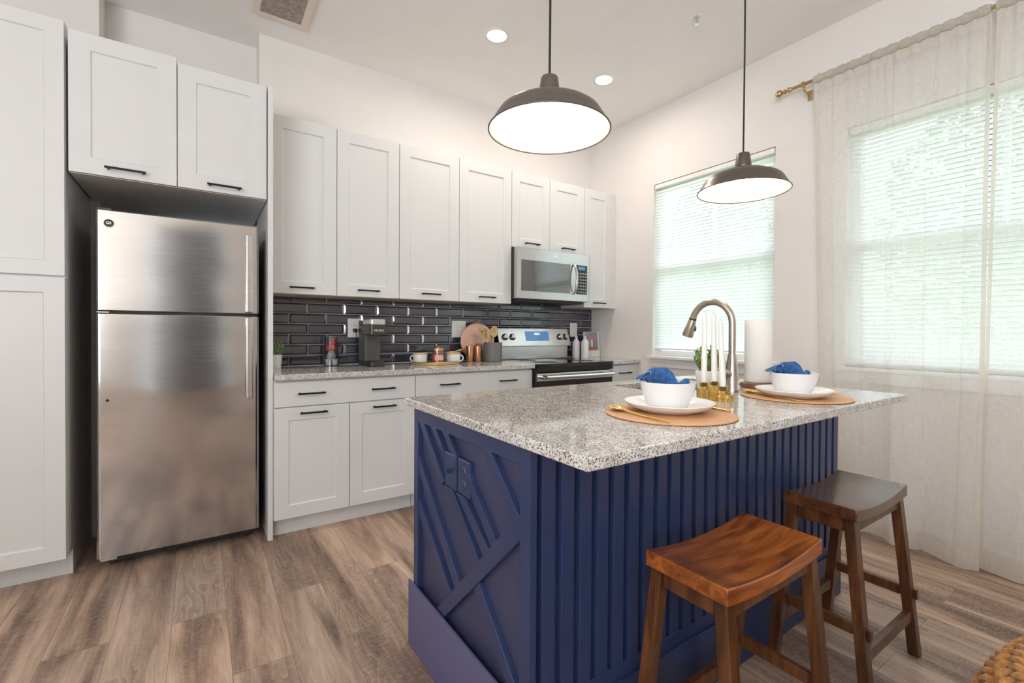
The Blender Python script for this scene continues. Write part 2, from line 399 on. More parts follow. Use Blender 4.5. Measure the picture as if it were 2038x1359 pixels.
# door panels added behind the camera, sized and toned to reflect in the steel
dr = struct('reflection_door_1', G().box(0.0, .56, YB + .0005, YB + .03, .01, 2.78), reflection_dark_m)
struct('reflection_door_2', G().box(-.275, -.005, YB + .0005, YB + .025, .01, 2.78), plain('reflection_door_grey', (.30, .30, .30), .5))
for k, (a, b) in enumerate((SL1, SL2)):
    struct('window_%d' % (5 + k), G().box(a, b, YB - .08, YB - .074, .08, 2.8), frost_m)  # panes of the slits added for the steel streaks
def window_frame(name, y0, y1, z0, z1, x0, sash=True):
    x1 = x0 + .07; t = .045; y0 += .001; y1 -= .001; z0 += .001; z1 -= .001
    g = G().box(x0, x1, y0, y0 + t, z0, z1).box(x0, x1, y1 - t, y1, z0, z1).box(x0, x1, y0 + t, y1 - t, z0, z0 + t).box(x0, x1, y0 + t, y1 - t, z1 - t, z1)
    zm = (z0 + z1) / 2; g.box(x0, x1, y0 + t, y1 - t, zm - .025, zm + .025)
    ym = (y0 + y1) / 2
    g.box(x0 + .02, x1 - .02, ym - .012, ym + .012, zm + .025, z1 - t)
    f = struct(name, g, trim_m)
    obj('pane', G().box(x0 + .03, x0 + .034, y0 + t * .5, y1 - t * .5, z0 + t * .5, z1 - t * .5), pane_m, f)
    return f
window_frame('window_1', *W1, XR + .065)
window_frame('window_2', *W2, XR + .065)
w4 = window_frame('window_4', *W4, XL - .13)  # frame of the window added for the left fill light
g = G(); x0, x1, z0, z1 = W3; y = YB - .11
g.box(x0, x0 + .045, y, y + .06, z0, z1).box(x1 - .045, x1, y, y + .06, z0, z1).box(x0 + .045, x1 - .045, y, y + .06, z0, z0 + .045).box(x0 + .045, x1 - .045, y, y + .06, z1 - .045, z1).box((x0 + x1) / 2 - .03, (x0 + x1) / 2 + .03, y, y + .06, z0 + .045, z1 - .045)
struct('window_3', g, trim_m)  # frame of the window added for the rear fill light
# sill and apron below the small window, sill for the curtained window
struct('trim_1', G().box(3.455, XR + .065, -1.868, -.762, .934, .957).box(3.487, XR, -1.85, -.78, .905, .934).box(3.494, XR, -1.845, -.785, .862, .905), trim_m, bev=.003)
struct('trim_2', G().box(3.475, XR + .065, -3.65, -2.25, .935, .957).box(3.492, XR, -3.64, -2.26, .865, .935), trim_m, bev=.003)
struct('baseboard_right', G().box(3.495, XR, YB, -.70, 0, .1), trim_m, bev=.003)
struct('baseboard_rear', G().box(.72, XR, YB, YB + .015, 0, .1), trim_m)
struct('ground', G().box(3.9, 16, -14, 8, -.4, -.35), grass_m)

# wall tile
def tiles():
    g = G(); X0, X1, Z0, Z1 = .605, XR, .912, 1.425; px, pz = .236, .0713
    for k in range(8):
        z0 = .9178 + pz * (k - 1); z1 = z0 + pz
        off = .88 if k % 2 == 0 else .764
        for i in range(-3, 14):
            a = off + px * i; b = a + px
            a2, b2 = max(a + .002, X0), min(b - .002, X1); c2, d2 = max(z0 + .002, Z0), min(z1 - .002, Z1)
            if b2 - a2 < .01 or d2 - c2 < .008: continue
            w = min(.011, (b2 - a2) / 3, (d2 - c2) / 3)
            e = lambda x, z, y: (x, y, z)
            o4 = [(a2, c2), (b2, c2), (b2, d2), (a2, d2)]; i4 = [(a2 + w, c2 + w), (b2 - w, c2 + w), (b2 - w, d2 - w), (a2 + w, d2 - w)]
            vs = [e(x, z, -.001) for x, z in o4] + [e(x, z, -.0045) for x, z in o4] + [e(x, z, -.0095) for x, z in i4]
            g.add(vs, [(4, 5, 1, 0), (5, 6, 2, 1), (6, 7, 3, 2), (7, 4, 0, 3), (4, 8, 9, 5), (5, 9, 10, 6), (6, 10, 11, 7), (7, 11, 8, 4), (8, 11, 10, 9)], False, 1)
    g.box(X0, X1, -.0025, -.0005, Z0, Z1, 0)
    return g
struct('wall_tile', tiles(), [grout_m, tile_m])

# ------------------------------------------------------------------ cabinets
def shaker(x0, x1, z0, z1, yf, fw=.075, th=.02):
    """shaker front facing -y: frame in front, panel set back"""
    g = G(); yb = yf + th; rc = .008
    o4 = [(x0, z0), (x1, z0), (x1, z1), (x0, z1)]; i4 = [(x0 + fw, z0 + fw), (x1 - fw, z0 + fw), (x1 - fw, z1 - fw), (x0 + fw, z1 - fw)]
    p4 = [(x0 + fw + .004, z0 + fw + .004), (x1 - fw - .004, z0 + fw + .004), (x1 - fw - .004, z1 - fw - .004), (x0 + fw + .004, z1 - fw - .004)]
    vs = [(x, yf, z) for x, z in o4] + [(x, yf, z) for x, z in i4] + [(x, yf + rc, z) for x, z in p4] + [(x, yb, z) for x, z in o4]
    fs = []
    for i in range(4):
        j = (i + 1) % 4; fs += [(i, j, 4 + j, 4 + i), (4 + i, 4 + j, 8 + j, 8 + i), (12 + i, 12 + j, j, i)]
    fs += [(8, 9, 10, 11), (15, 14, 13, 12)]
    return g.add(vs, fs)
def pull(xc, z, yf, L=.145):
    """bar pull along x with two standing posts"""
    g = G(); y = yf - .030
    g.bar((xc - L / 2, y, z), (xc + L / 2, y, z), .009, .010)
    for s in (-1, 1): g.bar((xc + s * (L / 2 - .012), yf, z), (xc + s * (L / 2 - .012), y, z), .010, .010)
    return g
gap = .0018
def door(parent, x0, x1, z0, z1, yf, hz=None, hx=None, hl=.145, fw=.075):
    d = obj('door', shaker(x0 + gap, x1 - gap, z0 + gap, z1 - gap, yf, fw), cab_m, parent, bev=.0015)
    if hz is not None: obj('handle', pull((x0 + x1) / 2 if hx is None else hx, hz, yf, hl), blackmetal_m, d, bev=.002)
    return d
def carcass(parent, x0, x1, y0, y1, z0, z1, bottom=None):
    obj('body', G().box(x0 + .0006, x1 - .0006, y0, y1, z0 + (.003 if bottom else 0), z1), cab_m, parent, bev=.001)
    if bottom: obj('bottom_panel', G().box(x0 + .002, x1 - .002, y0 + .002, y1, z0, z0 + .0028), bottom, parent)

# tall pantry at the left edge
t = thing('pantry_cabinet', 'tall white two-tier pantry cabinet at the left edge beside the refrigerator', 'cabinet', (-.62, -.3, 0))
carcass(t, -1.03, -.222, -.58, -.005, .118, 2.533)
for (a, b) in ((-1.03, -.626), (-.626, -.222)):
    door(t, a, b, 1.394, 2.535, -.60, fw=.064); door(t, a, b, .118, 1.390, -.60, fw=.068)
obj('toe_kick', G().box(-1.03, -.2402, -.468, -.45, .0005, .118).box(-.24, -.2225, -.468, -.005, .0005, .118), cab_m, t)
# cabinet over the refrigerator
t = thing('over_refrigerator_cabinet', 'white two-door wall cabinet mounted above the refrigerator', 'cabinet', (.18, -.3, 1.866))
carcass(t, -.213, .573, -.58, .195, 1.868, 2.482)
door(t, -.213, .181, 1.868, 2.508, -.60, 1.905, -.012, .15); door(t, .181, .573, 1.868, 2.484, -.60, 1.900, .378, .15)
# end panel between refrigerator and base cabinets
tag(obj('end_panel', G().box(.576, .6018, -.605, -.001, .0005, 2.49), cab_m, bev=.0015), 'tall white end panel standing between the refrigerator and the base cabinets', 'panel')
# wall cabinets
ZB, ZT, YU = 1.381, 2.456, -.337
t = thing('wall_cabinet', 'tall white two-door wall cabinet nearest the refrigerator, above the coffee maker', 'cabinet', (1.0, -.17, ZB))
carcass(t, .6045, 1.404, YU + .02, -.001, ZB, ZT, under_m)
door(t, .6045, .994, ZB, ZT, YU, 1.421, .786, .14); door(t, .994, 1.404, ZB, ZT, YU, 1.424, 1.19, .145)
t = thing('wall_cabinet', 'tall white two-door wall cabinet between the coffee maker and the microwave', 'cabinet', (1.87, -.17, ZB))
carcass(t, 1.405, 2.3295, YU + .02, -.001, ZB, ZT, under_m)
door(t, 1.405, 1.864, ZB, ZT, YU, 1.424); door(t, 1.864, 2.3295, ZB, ZT, YU, 1.424)
t = thing('wall_cabinet', 'short white two-door wall cabinet directly above the microwave', 'cabinet', (2.72, -.17, 1.84))
carcass(t, 2.331, 3.105, YU + .02, -.001, 1.842, ZT)
door(t, 2.331, 2.717, 1.842, ZT, YU, 1.882); door(t, 2.717, 3.105, 1.842, ZT, YU, 1.882)
t = thing('wall_cabinet', 'narrow white single-door wall cabinet in the corner right of the microwave', 'cabinet', (3.3, -.17, ZB))
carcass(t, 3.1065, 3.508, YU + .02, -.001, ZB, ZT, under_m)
door(t, 3.1065, 3.44, ZB, ZT, YU, 1.424, 3.285)
obj('filler', G().box(3.442, 3.5085, YU + .004, YU + .02, ZB, ZT), cab_m, t)
# base cabinets
def base(label, x0, x1, xm, hs, two=True, dh=True):
    t = thing('base_cabinet', label, 'cabinet', ((x0 + x1) / 2, -.3, 0))
    carcass(t, x0, x1, -.602, -.001, .106, .881)
    obj('toe_kick', G().box(x0 + .001, x1 - .001, -.545, -.53, .0005, .106), cab_m, t)
    d = obj('drawer', G().box(x0 + gap, x1 - gap, -.622, -.602, .7315, .8705), cab_m, t, bev=.002)
    for h in hs: obj('handle', pull(h, .803, -.622, .145), blackmetal_m, d, bev=.002)
    for (a, b) in ((x0, xm), (xm, x1)) if xm else ((x0, x1),):
        door(t, a, b, .106, .7285, -.622, .694, None, .145, .072)
    return t
base('white base cabinet with wide two-pull drawer, standing right beside the refrigerator end panel', .6035, 1.413, 1.004, (.792, 1.20))
base('white base cabinet with wide two-pull drawer, standing left of the range', 1.4145, 2.3405, 1.877, (1.65, 2.113))
base('narrow white base cabinet in the corner right of the range', 3.1575, 3.47, None, (3.33,))
tag(obj('filler_strip', G().box(3.4715, 3.508, -.612, -.30, .106, .881), cab_m), 'slim white filler strip between the corner base cabinet and the window wall', 'filler strip')
tag(obj('countertop', G().box(.604, 2.3425, -.6556, -.011, .8825, .915), granite_m, bev=.004), 'long speckled granite countertop running from the refrigerator to the range', 'countertop')
tag(obj('countertop', G().box(3.156, 3.508, -.6556, -.011, .8825, .915), granite_m, bev=.004), 'short speckled granite countertop in the corner right of the range', 'countertop')

# ------------------------------------------------------------------ refrigerator
t = thing('refrigerator', 'stainless steel top-freezer refrigerator in the white cabinet alcove', 'refrigerator', (.205, -.2, 0))
FX0, FX1, FY = -.131, .541, -.55
obj('body', G().box(FX0 + .008, FX1 - .008, FY + .075, .14, .05, 1.700), darkgrey_m, t, bev=.006)
def fdoor(z0, z1):
    g = G(); r = .018; pts = [(FX0, FY + .07), (FX0, FY + r)]
    for k in range(5): a = PI + PI / 2 * k / 4; pts.append((FX0 + r + r * math.cos(a), FY + r + r * math.sin(a)))
    for k in range(5): a = 1.5 * PI + PI / 2 * k / 4; pts.append((FX1 - r + r * math.cos(a), FY + r + r * math.sin(a)))
    pts += [(FX1, FY + .07)]
    return g.prism(pts, lambda a, b, h: (a, b, h), z0, z1)
fd = obj('freezer_door', fdoor(1.247, 1.722), fridge_m, t, bev=.003)
ld = obj('fridge_door', fdoor(.064, 1.232), fridge_m, t, bev=.003)
def fhandle(z0, z1):
    g = G(); y = FY - .048
    return g.box(.476, .508, y, y + .016, z0, z1).box(.478, .506, y + .01, FY + .002, z0 + .004, z0 + .05).box(.478, .506, y + .01, FY + .002, z1 - .05, z1 - .004)
obj('handle', fhandle(1.252, 1.668), steel_m, fd, bev=.005); obj('handle', fhandle(.790, 1.226), steel_m, ld, bev=.005)
bd = obj('badge', G().lathe([(.0, .0035), (.014, .0035), (.016, .002), (.0165, 0)], (-.081, FY, 1.661), 28, axis='y').lathe([(.0165, .0), (.0185, .003), (.0205, .003), (.022, 0)], (-.081, FY, 1.661), 28, axis='y', mi=1), [darkgrey_m, chrome_m], fd)
text('monogram', 'GE', .016, chrome_m, fd, (-.081, FY - .0042, 1.661), (PI / 2, 0, 0))
obj('plug', G().lathe([(0, .002), (.006, .002), (.007, 0)], (-.088, FY, .819), 16, axis='y'), gasket_m, ld)
obj('gasket', G().box(FX0 + .01, FX1 - .01, FY + .012, FY + .075, 1.232, 1.247).box(FX0 + .012, FX1 - .012, FY + .066, FY + .077, .07, 1.71), gasket_m, t)
obj('hinge', G().box(FX0 + .002, FX0 + .06, FY + .02, FY + .12, 1.7225, 1.738), blackplastic_m, t, bev=.003)
obj('hinge', G().box(FX0 + .004, FX0 + .05, FY + .005, FY + .05, 1.236, 1.2425), steel_m, t, bev=.002)
obj('grille', G().box(FX0 + .03, FX1 - .03, FY + .09, FY + .11, .012, .055), blackplastic_m, t)
obj('hinge_foot', G().box(FX0 + .012, FX0 + .075, FY + .012, FY + .055, .048, .063), steel_m, t, bev=.003)
for x in (FX0 + .05, FX1 - .06):
    obj('foot', G().lathe([(.018, .0005), (.018, .02), (.01, .03), (.01, .06)], (x, FY + .11, 0), 14), blackplastic_m, t)
for x in (FX0 + .06, FX1 - .06):
    obj('foot', G().lathe([(.018, .0005), (.018, .02), (.01, .03), (.01, .06)], (x, .06, 0), 14), blackplastic_m, t)

# ------------------------------------------------------------------ range
t = thing('range', 'freestanding electric range with black glass cooktop and stainless control panel', 'range', (2.75, -.35, 0))
RX0, RX1 = 2.3465, 3.1505
obj('body', G().box(RX0, RX1, -.62, -.02, .02, .895), darkgrey_m, t, bev=.003)
ct = obj('cooktop', G().box(RX0 - .001, RX1 + .001, -.672, -.11, .897, .914), blackgloss_m, t, bev=.004)
for (x, y, r) in ((2.55, -.50, .105), (2.96, -.50, .085), (2.55, -.24, .08), (2.96, -.24, .10)):
    obj('burner_ring', G().lathe([(r, .9142), (r + .003, .9143), (r + .003, .9146), (r, .9147)], (x, y, 0), 40), darkgrey_m, ct)
obj('front_rail', G().box(RX0 + .002, RX1 - .002, -.668, -.62, .848, .896), blackgloss_m, t, bev=.003)
od = obj('oven_door', G().box(RX0 + .004, RX1 - .004, -.665, -.625, .20, .840), blackgloss_m, t, bev=.004)
obj('door_trim', G().box(RX0 + .003, RX1 - .003, -.670, -.664, .782, .841), steel_m, od, bev=.002)
hg = G().tube([(RX0 + .05, -.725, .815), (2.75, -.735, .815), (RX1 - .05, -.725, .815)], .014, 16)
for x in (RX0 + .05, RX1 - .05): hg.tube([(x, -.668, .815), (x, -.727, .815)], .0155, 16)
obj('handle', hg, chrome_m, od)
obj('drawer', G().box(RX0 + .004, RX1 - .004, -.66, -.625, .04, .19), steel_m, t, bev=.004)
# backguard
bgd = obj('backguard', G().box(RX0 + .012, RX1 - .03, -.10, -.012, .9145, 1.03), steel_m, t, bev=.003)
def panelpt(x, s, off=0): # point on the raked control panel, s 0..1 bottom to top
    return Vector((x, -.128 + .05 * s - off * .95, 1.030 + .160 * s + off * .3))
x0, x1 = RX0 + .004, RX1 - .006
g = G().hexa([panelpt(x0 + .004, 0), panelpt(x1, 0), (x1, -.012, 1.030), (x0 + .004, -.012, 1.030)], [panelpt(x0 - .002, 1), panelpt(x1 - .02, 1), (x1 - .02, -.012, 1.19), (x0 - .002, -.012, 1.19)])
cp = obj('control_panel', g, steel_m, t, bev=.004)
rot = math.atan2(.05, .16)
g = G().hexa([panelpt(2.635, .30), panelpt(2.893, .30), panelpt(2.893, .82), panelpt(2.635, .82)], [panelpt(2.635, .30, .003), panelpt(2.893, .30, .003), panelpt(2.893, .82, .003), panelpt(2.635, .82, .003)])
dp = obj('display', g, display_m, cp, bev=.002)
g = G()
for i, x in enumerate((2.735, 2.75, 2.765, 2.78)): g.hexa([panelpt(x, .62, .003), panelpt(x + .009, .62, .003), panelpt(x + .009, .72, .003), panelpt(x, .72, .003)], [panelpt(x, .62, .0036), panelpt(x + .009, .62, .0036), panelpt(x + .009, .72, .0036), panelpt(x, .72, .0036)])
obj('clock_segments', g, digit_m, dp)
for x in (2.42, 2.497, 3.02, 3.088):
    p = panelpt(x, .51); q = panelpt(x, .51, .006); e = panelpt(x, .51, .03); k = G().tube([p, q], [.031, .030], 24, mi=1).tube([q, e], [.024, .021], 24)
    a = panelpt(x, .40, .03); b = panelpt(x, .62, .03); k.bar(a, b, .008, .012, up=(e - q))
    obj('knob', k, [steel_m, blackplastic_m], cp, bev=.0015)

# ------------------------------------------------------------------ microwave
t = thing('microwave', 'stainless over-the-range microwave below the short wall cabinet', 'microwave', (2.72, -.2, 1.42))
obj('body', G().box(2.333, 3.103, -.365, -.003, 1.422, 1.838), darkgrey_m, t, bev=.003)
obj('vent_base', G().box(2.36, 3.08, -.35, -.03, 1.408, 1.4215), darkgrey_m, t)
md = obj('door', G().box(2.334, 3.102, -.41, -.367, 1.424, 1.837), steel_m, t, bev=.005)
obj('window', G().box(2.378, 2.885, -.4135, -.409, 1.488, 1.738), film_m, md, bev=.003)
cpn = obj('control_panel', G().box(2.955, 3.078, -.4130, -.409, 1.488, 1.741), blackgloss_m, md, bev=.003)
obj('display', G().box(2.975, 3.05, -.4145, -.4125, 1.70, 1.728), display_m, cpn)
kg = G()
for i in range(4):
    for j in range(7): kg.box(2.966 + i * .028, 2.986 + i * .028, -.4142, -.4125, 1.500 + j * .027, 1.512 + j * .027)
obj('keypad', kg, plain('keypad_print', (.30, .29, .30), .4), cpn)
hp = [(2.922, -.412 - .045 * math.sin(PI * k / 12) ** .5, 1.488 + .256 * k / 12) for k in range(13)]
obj('handle', G().tube(hp, .011, 12), steel_m, md)
obj('badge', G().lathe([(0, .003), (.013, .003), (.016, 0)], (2.722, -.410, 1.790), 24, axis='y'), chrome_m, md)
text('monogram', 'GE', .011, darkgrey_m, md, (2.722, -.4134, 1.790), (PI / 2, 0, 0))

# ------------------------------------------------------------------ wall outlets
def outlet(name, label, xc, zc, w, h, gangs):
    t = thing(name, label, 'outlet', (xc, -.009, zc), 'electrical plates on the tile wall')
    obj('plate', G().box(xc - w / 2, xc + w / 2, -.015, -.0098, zc - h / 2, zc + h / 2), whiteplastic_m, t, bev=.002)
    for k in range(gangs):
        x = xc + (k - (gangs - 1) / 2) * .046
        g = G().box(x - .0165, x + .0165, -.0175, -.0148, zc - .033, zc + .033)
        s = obj('receptacle', g, whiteplastic_m, t, bev=.001)
        sg = G()
        for dz in (-.017, .017):
            sg.box(x - .007, x - .0055, -.0179, -.0172, zc + dz - .005, zc + dz + .005).box(x + .005, x + .0065, -.0179, -.0172, zc + dz - .005, zc + dz + .005)
        obj('slots', sg, darkgrey_m, s)
outlet('wall_outlet', 'white outlet plate behind the coffee maker with a black plug in it', 1.187, 1.178, .09, .135, 1)
outlet('wall_outlet', 'wide white outlet plate just left of the round copper board', 2.025, 1.176, .128, .135, 2)
outlet('wall_outlet', 'white outlet plate at the right end of the tile, behind the range knobs', 3.266, 1.178, .09, .133, 1)

# ------------------------------------------------------------------ island
IX0, IX1, IY0, IY1 = .92, 2.617, -2.60, -1.866
t = thing('kitchen_island', 'navy blue kitchen island with vertical slats and diagonal board pattern', 'island', ((IX0 + IX1) / 2, (IY0 + IY1) / 2, 0))
ib = G()
ib.box(IX0 + .02, 1.78, IY0 + .02, IY1, .0005, .8865).box(2.48, IX1, IY0 + .02, IY1, .0005, .8865).box(1.78, 2.48, IY0 + .02, -2.33, .0005, .8865).box(1.78, 2.48, -1.93, IY1, .0005, .8865).box(1.78, 2.48, -2.33, -1.93, .0005, .64)
obj('body', ib, navy_panel_m, t)
sl = G(); yf = IY0 + .004
x = .961
while x + .041 < IX1 + .001:
    sl.box(x, x + .041, yf - .004, IY0 + .0205, .235, .8865); x += .0613
sl.box(.961, IX1, yf - .004, IY0 + .0205, .10, .236)
obj('slat_cladding', sl, navy_m, t, bev=.0015)
obj('plinth_board', G().box(IX0 + .012, IX1 + .003, IY0 - .010, IY0 + .0, .0005, .195), navy_m, t, bev=.002)
# end panel facing -x : frame and diagonal boards (y,z drawn on the x = IX0 plane)
def yz(a, b, h): return (h, a, b)
fr = G()
fr.box(IX0, IX0 + .0205, IY1 - .038, IY1, .19, .8865).box(IX0, IX0 + .0205, IY0 - .006, IY0 + .038, .0005, .8865).box(IX0, IX0 + .0205, IY0 + .038, IY1 - .038, .834, .8865)
obj('frame', fr, navy_m, t, bev=.0015)
def board(poly, top=IX0 + .003):
    return obj('diagonal_board', G().prism(poly, yz, top, IX0 + .0204), navy_m, t, bev=.0015)
S = .0  # shift hook
yr = IY0 + .038; yl = IY1 - .038
board([(-2.562, .712), (-2.562, .645), (-2.130, .237), (-2.070, .237)], IX0 + .0005)
board([(yl - .0, .708), (yl, .650), (-2.197, .363), (-2.232, .390)])
board([(yl, .555), (yl, .500), (-2.140, .309), (-2.172, .337)])
board([(-1.902, .833), (-1.950, .833), (-2.118, .672), (-2.100, .655), (-2.085, .655)])
board([(-2.012, .833), (-2.050, .833), (-2.118, .771), (-2.086, .771)])
board([(-2.100, .833), (-2.146, .833), (-2.216, .773), (-2.170, .773)])
board([(-2.368, .833), (-2.418, .833), (-2.562, .690), (-2.562, .640), (-2.555, .645)])
board([(-2.120, .662), (-2.180, .662), (-2.352, .508), (-2.322, .480)])
board([(-2.206, .662), (-2.262, .662), (-2.408, .560), (-2.378, .531)])
board([(-2.292, .742), (-2.302, .722), (-2.448, .596), (-2.420, .572), (-2.275, .705)])
board([(-2.322, .417), (-2.352, .446), (-2.562, .250), (-2.562, .237), (-2.515, .237)])
obj('baseboard', G().box(IX0 - .010, IX0 - .0005, IY0 - .010, IY1 + .028, .0005, .236), plain('plinth_paint', (.12, .12, .25), .5, var=.02), t, bev=.002)
# painted switch and outlet on the island end
def iplate(name, label, y0, y1, z0, z1, kind):
    t2 = thing(name, label, 'outlet' if kind else 'switch', (IX0 + .02, (y0 + y1) / 2, (z0 + z1) / 2))
    obj('plate', G().box(IX0 + .005, IX0 + .0199, y0, y1, z0, z1), navy_m, t2, bev=.003)
    ym, zm = (y0 + y1) / 2, (z0 + z1) / 2
    if kind:
        for dz in (-.021, .021):
            r = obj('receptacle', G().lathe([(0, .003), (.0135, .003), (.0155, 0)], (IX0 + .005, ym, zm + dz), 20, axis='x'), navy_panel_m, t2)
            for v in r.data.vertices: v.co.x = v.co.x - 2 * (v.co.x - (IX0 + .005 - ORG[t2.name].x))
            obj('slots', G().box(IX0 + .0012, IX0 + .0022, ym - .007, ym - .005, zm + dz - .004, zm + dz + .005).box(IX0 + .0012, IX0 + .0022, ym + .005, ym + .007, zm + dz - .004, zm + dz + .005), gasket_m, r)
    else:
        obj('toggle', G().bar((IX0 + .006, ym, zm - .004), (IX0 - .012, ym, zm + .008), .008, .012), navy_m, t2, bev=.002)
iplate('light_switch', 'navy painted toggle switch plate on the island end', -2.200, -2.122, .662, .772, 0)
iplate('island_outlet', 'navy painted duplex outlet plate on the island end beside the switch', -2.290, -2.212, .664, .772, 1)

# island countertop with sink cut-out
CX0, CX1, CY0, CY1 = .8915, 2.627, -2.837, -1.852; SX0, SX1, SY0, SY1 = 1.825, 2.43, -2.285, -1.955
g = G(); Z0, Z1 = .887, .915
xs = [CX0, SX0, SX1, CX1]; ys = [CY0, SY0, SY1, CY1]
vs = [(x, y, z) for z in (Z0, Z1) for y in ys for x in xs]; fs = []
for k in (0, 16):
    for j in range(3):
        for i in range(3):
            if i == 1 and j == 1: continue
            a = k + j * 4 + i; q = (a, a + 1, a + 5, a + 4); fs.append(q if k else q[::-1])
for i in range(3):
    fs += [(i, i + 1, i + 17, i + 16), (12 + i + 1, 12 + i, 28 + i, 29 + i), (4 * i + 4, 4 * i, 4 * i + 16, 4 * i + 20), (4 * i + 3, 4 * i + 7, 4 * i + 23, 4 * i + 19)]
fs += [(6, 5, 21, 22), (9, 10, 26, 25), (5, 9, 25, 21), (10, 6, 22, 26)]
g.add(vs, fs)
tag(obj('island_countertop', g, granite_m, bev=.003), 'large polished grey granite slab with sink cut-out on the navy island', 'countertop')
# undermount sink
a0, a1, b0, b1 = SX0 - .012, SX1 + .012, SY0 - .012, SY1 + .012; i0, i1, j0, j1, zb = SX0 + .004, SX1 - .004, SY0 + .004, SY1 - .004, .70
o8 = [(a0, b0, .8868), (a1, b0, .8868), (a1, b1, .8868), (a0, b1, .8868)]; n8 = [(i0, j0, .8868), (i1, j0, .8868), (i1, j1, .8868), (i0, j1, .8868)]; b8 = [(i0 + .02, j0 + .02, zb), (i1 - .02, j0 + .02, zb), (i1 - .02, j1 - .02, zb), (i0 + .02, j1 - .02, zb)]
g = G(); fs = [(8, 9, 10, 11)]
for i in range(4): j = (i + 1) % 4; fs += [(i, j, 4 + j, 4 + i), (4 + i, 4 + j, 8 + j, 8 + i)]
g.add(o8 + n8 + b8, fs)
t = thing('sink', 'undermount stainless sink set into the island countertop', 'sink', ((SX0 + SX1) / 2, (SY0 + SY1) / 2, .70))
so = obj('basin', g, sink_m, t); md_ = so.modifiers.new('s', 'SOLIDIFY'); md_.thickness = .0015; md_.offset = -1
obj('drain', G().lathe([(0, .702), (.03, .702), (.042, .704), (.045, .701)], ((SX0 + SX1) / 2, (SY0 + SY1) / 2, 0), 24), chrome_m, t)

# faucet
FXc, FYc, z0 = 2.105, -2.392, .9152
t = thing('faucet', 'brushed nickel gooseneck pull-down faucet standing beside the island sink', 'faucet', (FXc, FYc, z0))
obj('body', G().lathe([(.031, 0), (.031, .006), (.027, .012), (.0262, .06), (.0235, .10), (.019, .135), (.0165, .155)], (FXc, FYc, z0), 28), nickel_m, t)
R0 = .098; zc = 1.196; pts = [(FXc, FYc, z0 + .15), (FXc, FYc, zc - .05)]
for k in range(17): a = PI * k / 16 * .92; pts.append((FXc, FYc + R0 - R0 * math.cos(a), zc + R0 * math.sin(a)))
obj('spout', G().tube(pts, .0145, 16), nickel_m, t)
p1, p0 = Vector(pts[-1]), Vector(pts[-2]); dv = (p1 - p0).normalized()
hd = obj('spray_head', G().tube([p1 + dv * .003, p1 + dv * .02, p1 + dv * .075, p1 + dv * .082], [.0165, .0185, .0245, .0225], 22), nickel_m, t)
obj('collar', G().tube([p1 - dv * .004, p1 + dv * .004], [.0158, .0158], 20), gasket_m, hd)
obj('spray_button', G().sphere(p1 + dv * .045 + Vector((.012, -.018, 0)), (.007, .006, .014), 12, 8), blackplastic_m, hd)
lv = obj('lever_base', G().tube([(FXc - .015, FYc + .004, z0 + .072), (FXc - .058, FYc + .012, z0 + .082)], [.019, .017], 18), nickel_m, t)
obj('lever', G().tube([(FXc - .052, FYc + .011, z0 + .092), (FXc - .066, FYc + .014, z0 + .125), (FXc - .072, FYc + .015, z0 + .168)], [.008, .006, .0045], 10), nickel_m, lv)

# ------------------------------------------------------------------ things on the island
ZI = .9153
def placemat(cx, cy, label):
    t = thing('placemat', label, 'placemat', (cx, cy, ZI), 'round tan placemats')
    obj('leather_disc', G().lathe([(0, .0005), (.188, .0005), (.191, .0015), (.191, .0030), (.189, .0036), (0, .0036)], (cx, cy, ZI), 72), tan_m, t)
    obj('stitched_border', G().lathe([(.174, .0034), (.1745, .0040), (.1755, .0040), (.176, .0034)], (cx, cy, ZI), 72).lathe([(.182, .0034), (.1825, .0040), (.1832, .0040), (.184, .0034)], (cx, cy, ZI), 72), tan_edge_m, t)
    return t
m1 = placemat(1.433, -2.603, 'round tan leather placemat nearer the front corner of the island')
m2 = copy_thing(m1, (2.148, -2.625, ZI), 'round tan leather placemat at the far right end of the island')
ZP = ZI + .0042
def plate(cx, cy, label):
    pr = [(0, .004), (.070, .004), (.086, .0055), (.104, .0135), (.122, .0205), (.1315, .0275), (.1345, .0290), (.1348, .0270), (.125, .0165), (.106, .0085), (.088, .0012), (.084, 0), (0, 0)]
    return tag(obj('plate', G().lathe(pr, (cx, cy, ZP), 64), ceramic_m), label, 'plate', 'white dinner plates')
P1 = (1.462, -2.578); P2 = (2.135, -2.628)
plate(*P1, 'wide white plate on the placemat nearer the front corner of the island')
plate(*P2, 'wide white plate on the placemat at the far right end of the island')
def bowl(cx, cy, label):
    pr = [(0, .006), (.046, .006), (.054, .012), (.067, .035), (.0785, .070), (.0815, .0845), (.083, .0855), (.0842, .0845), (.081, .066), (.0705, .034), (.060, .010), (.054, .002), (.050, 0), (0, 0)]
    return tag(obj('bowl', G().lathe(pr, (cx, cy, ZP + .0043), 56), ceramic_m), label, 'bowl', 'white bowls with blue napkins')
B1 = (P1[0] - .002, P1[1] + .004); B2 = (P2[0] + .004, P2[1] + .004)
bowl(*B1, 'white bowl with blue napkin nearer the front corner of the island')
bowl(*B2, 'white bowl with blue napkin at the far right end of the island')
RV = Vector((r_.x, r_.y, 0)); DV = Vector((d_.x, d_.y, 0)); UV = Vector((0, 0, 1))
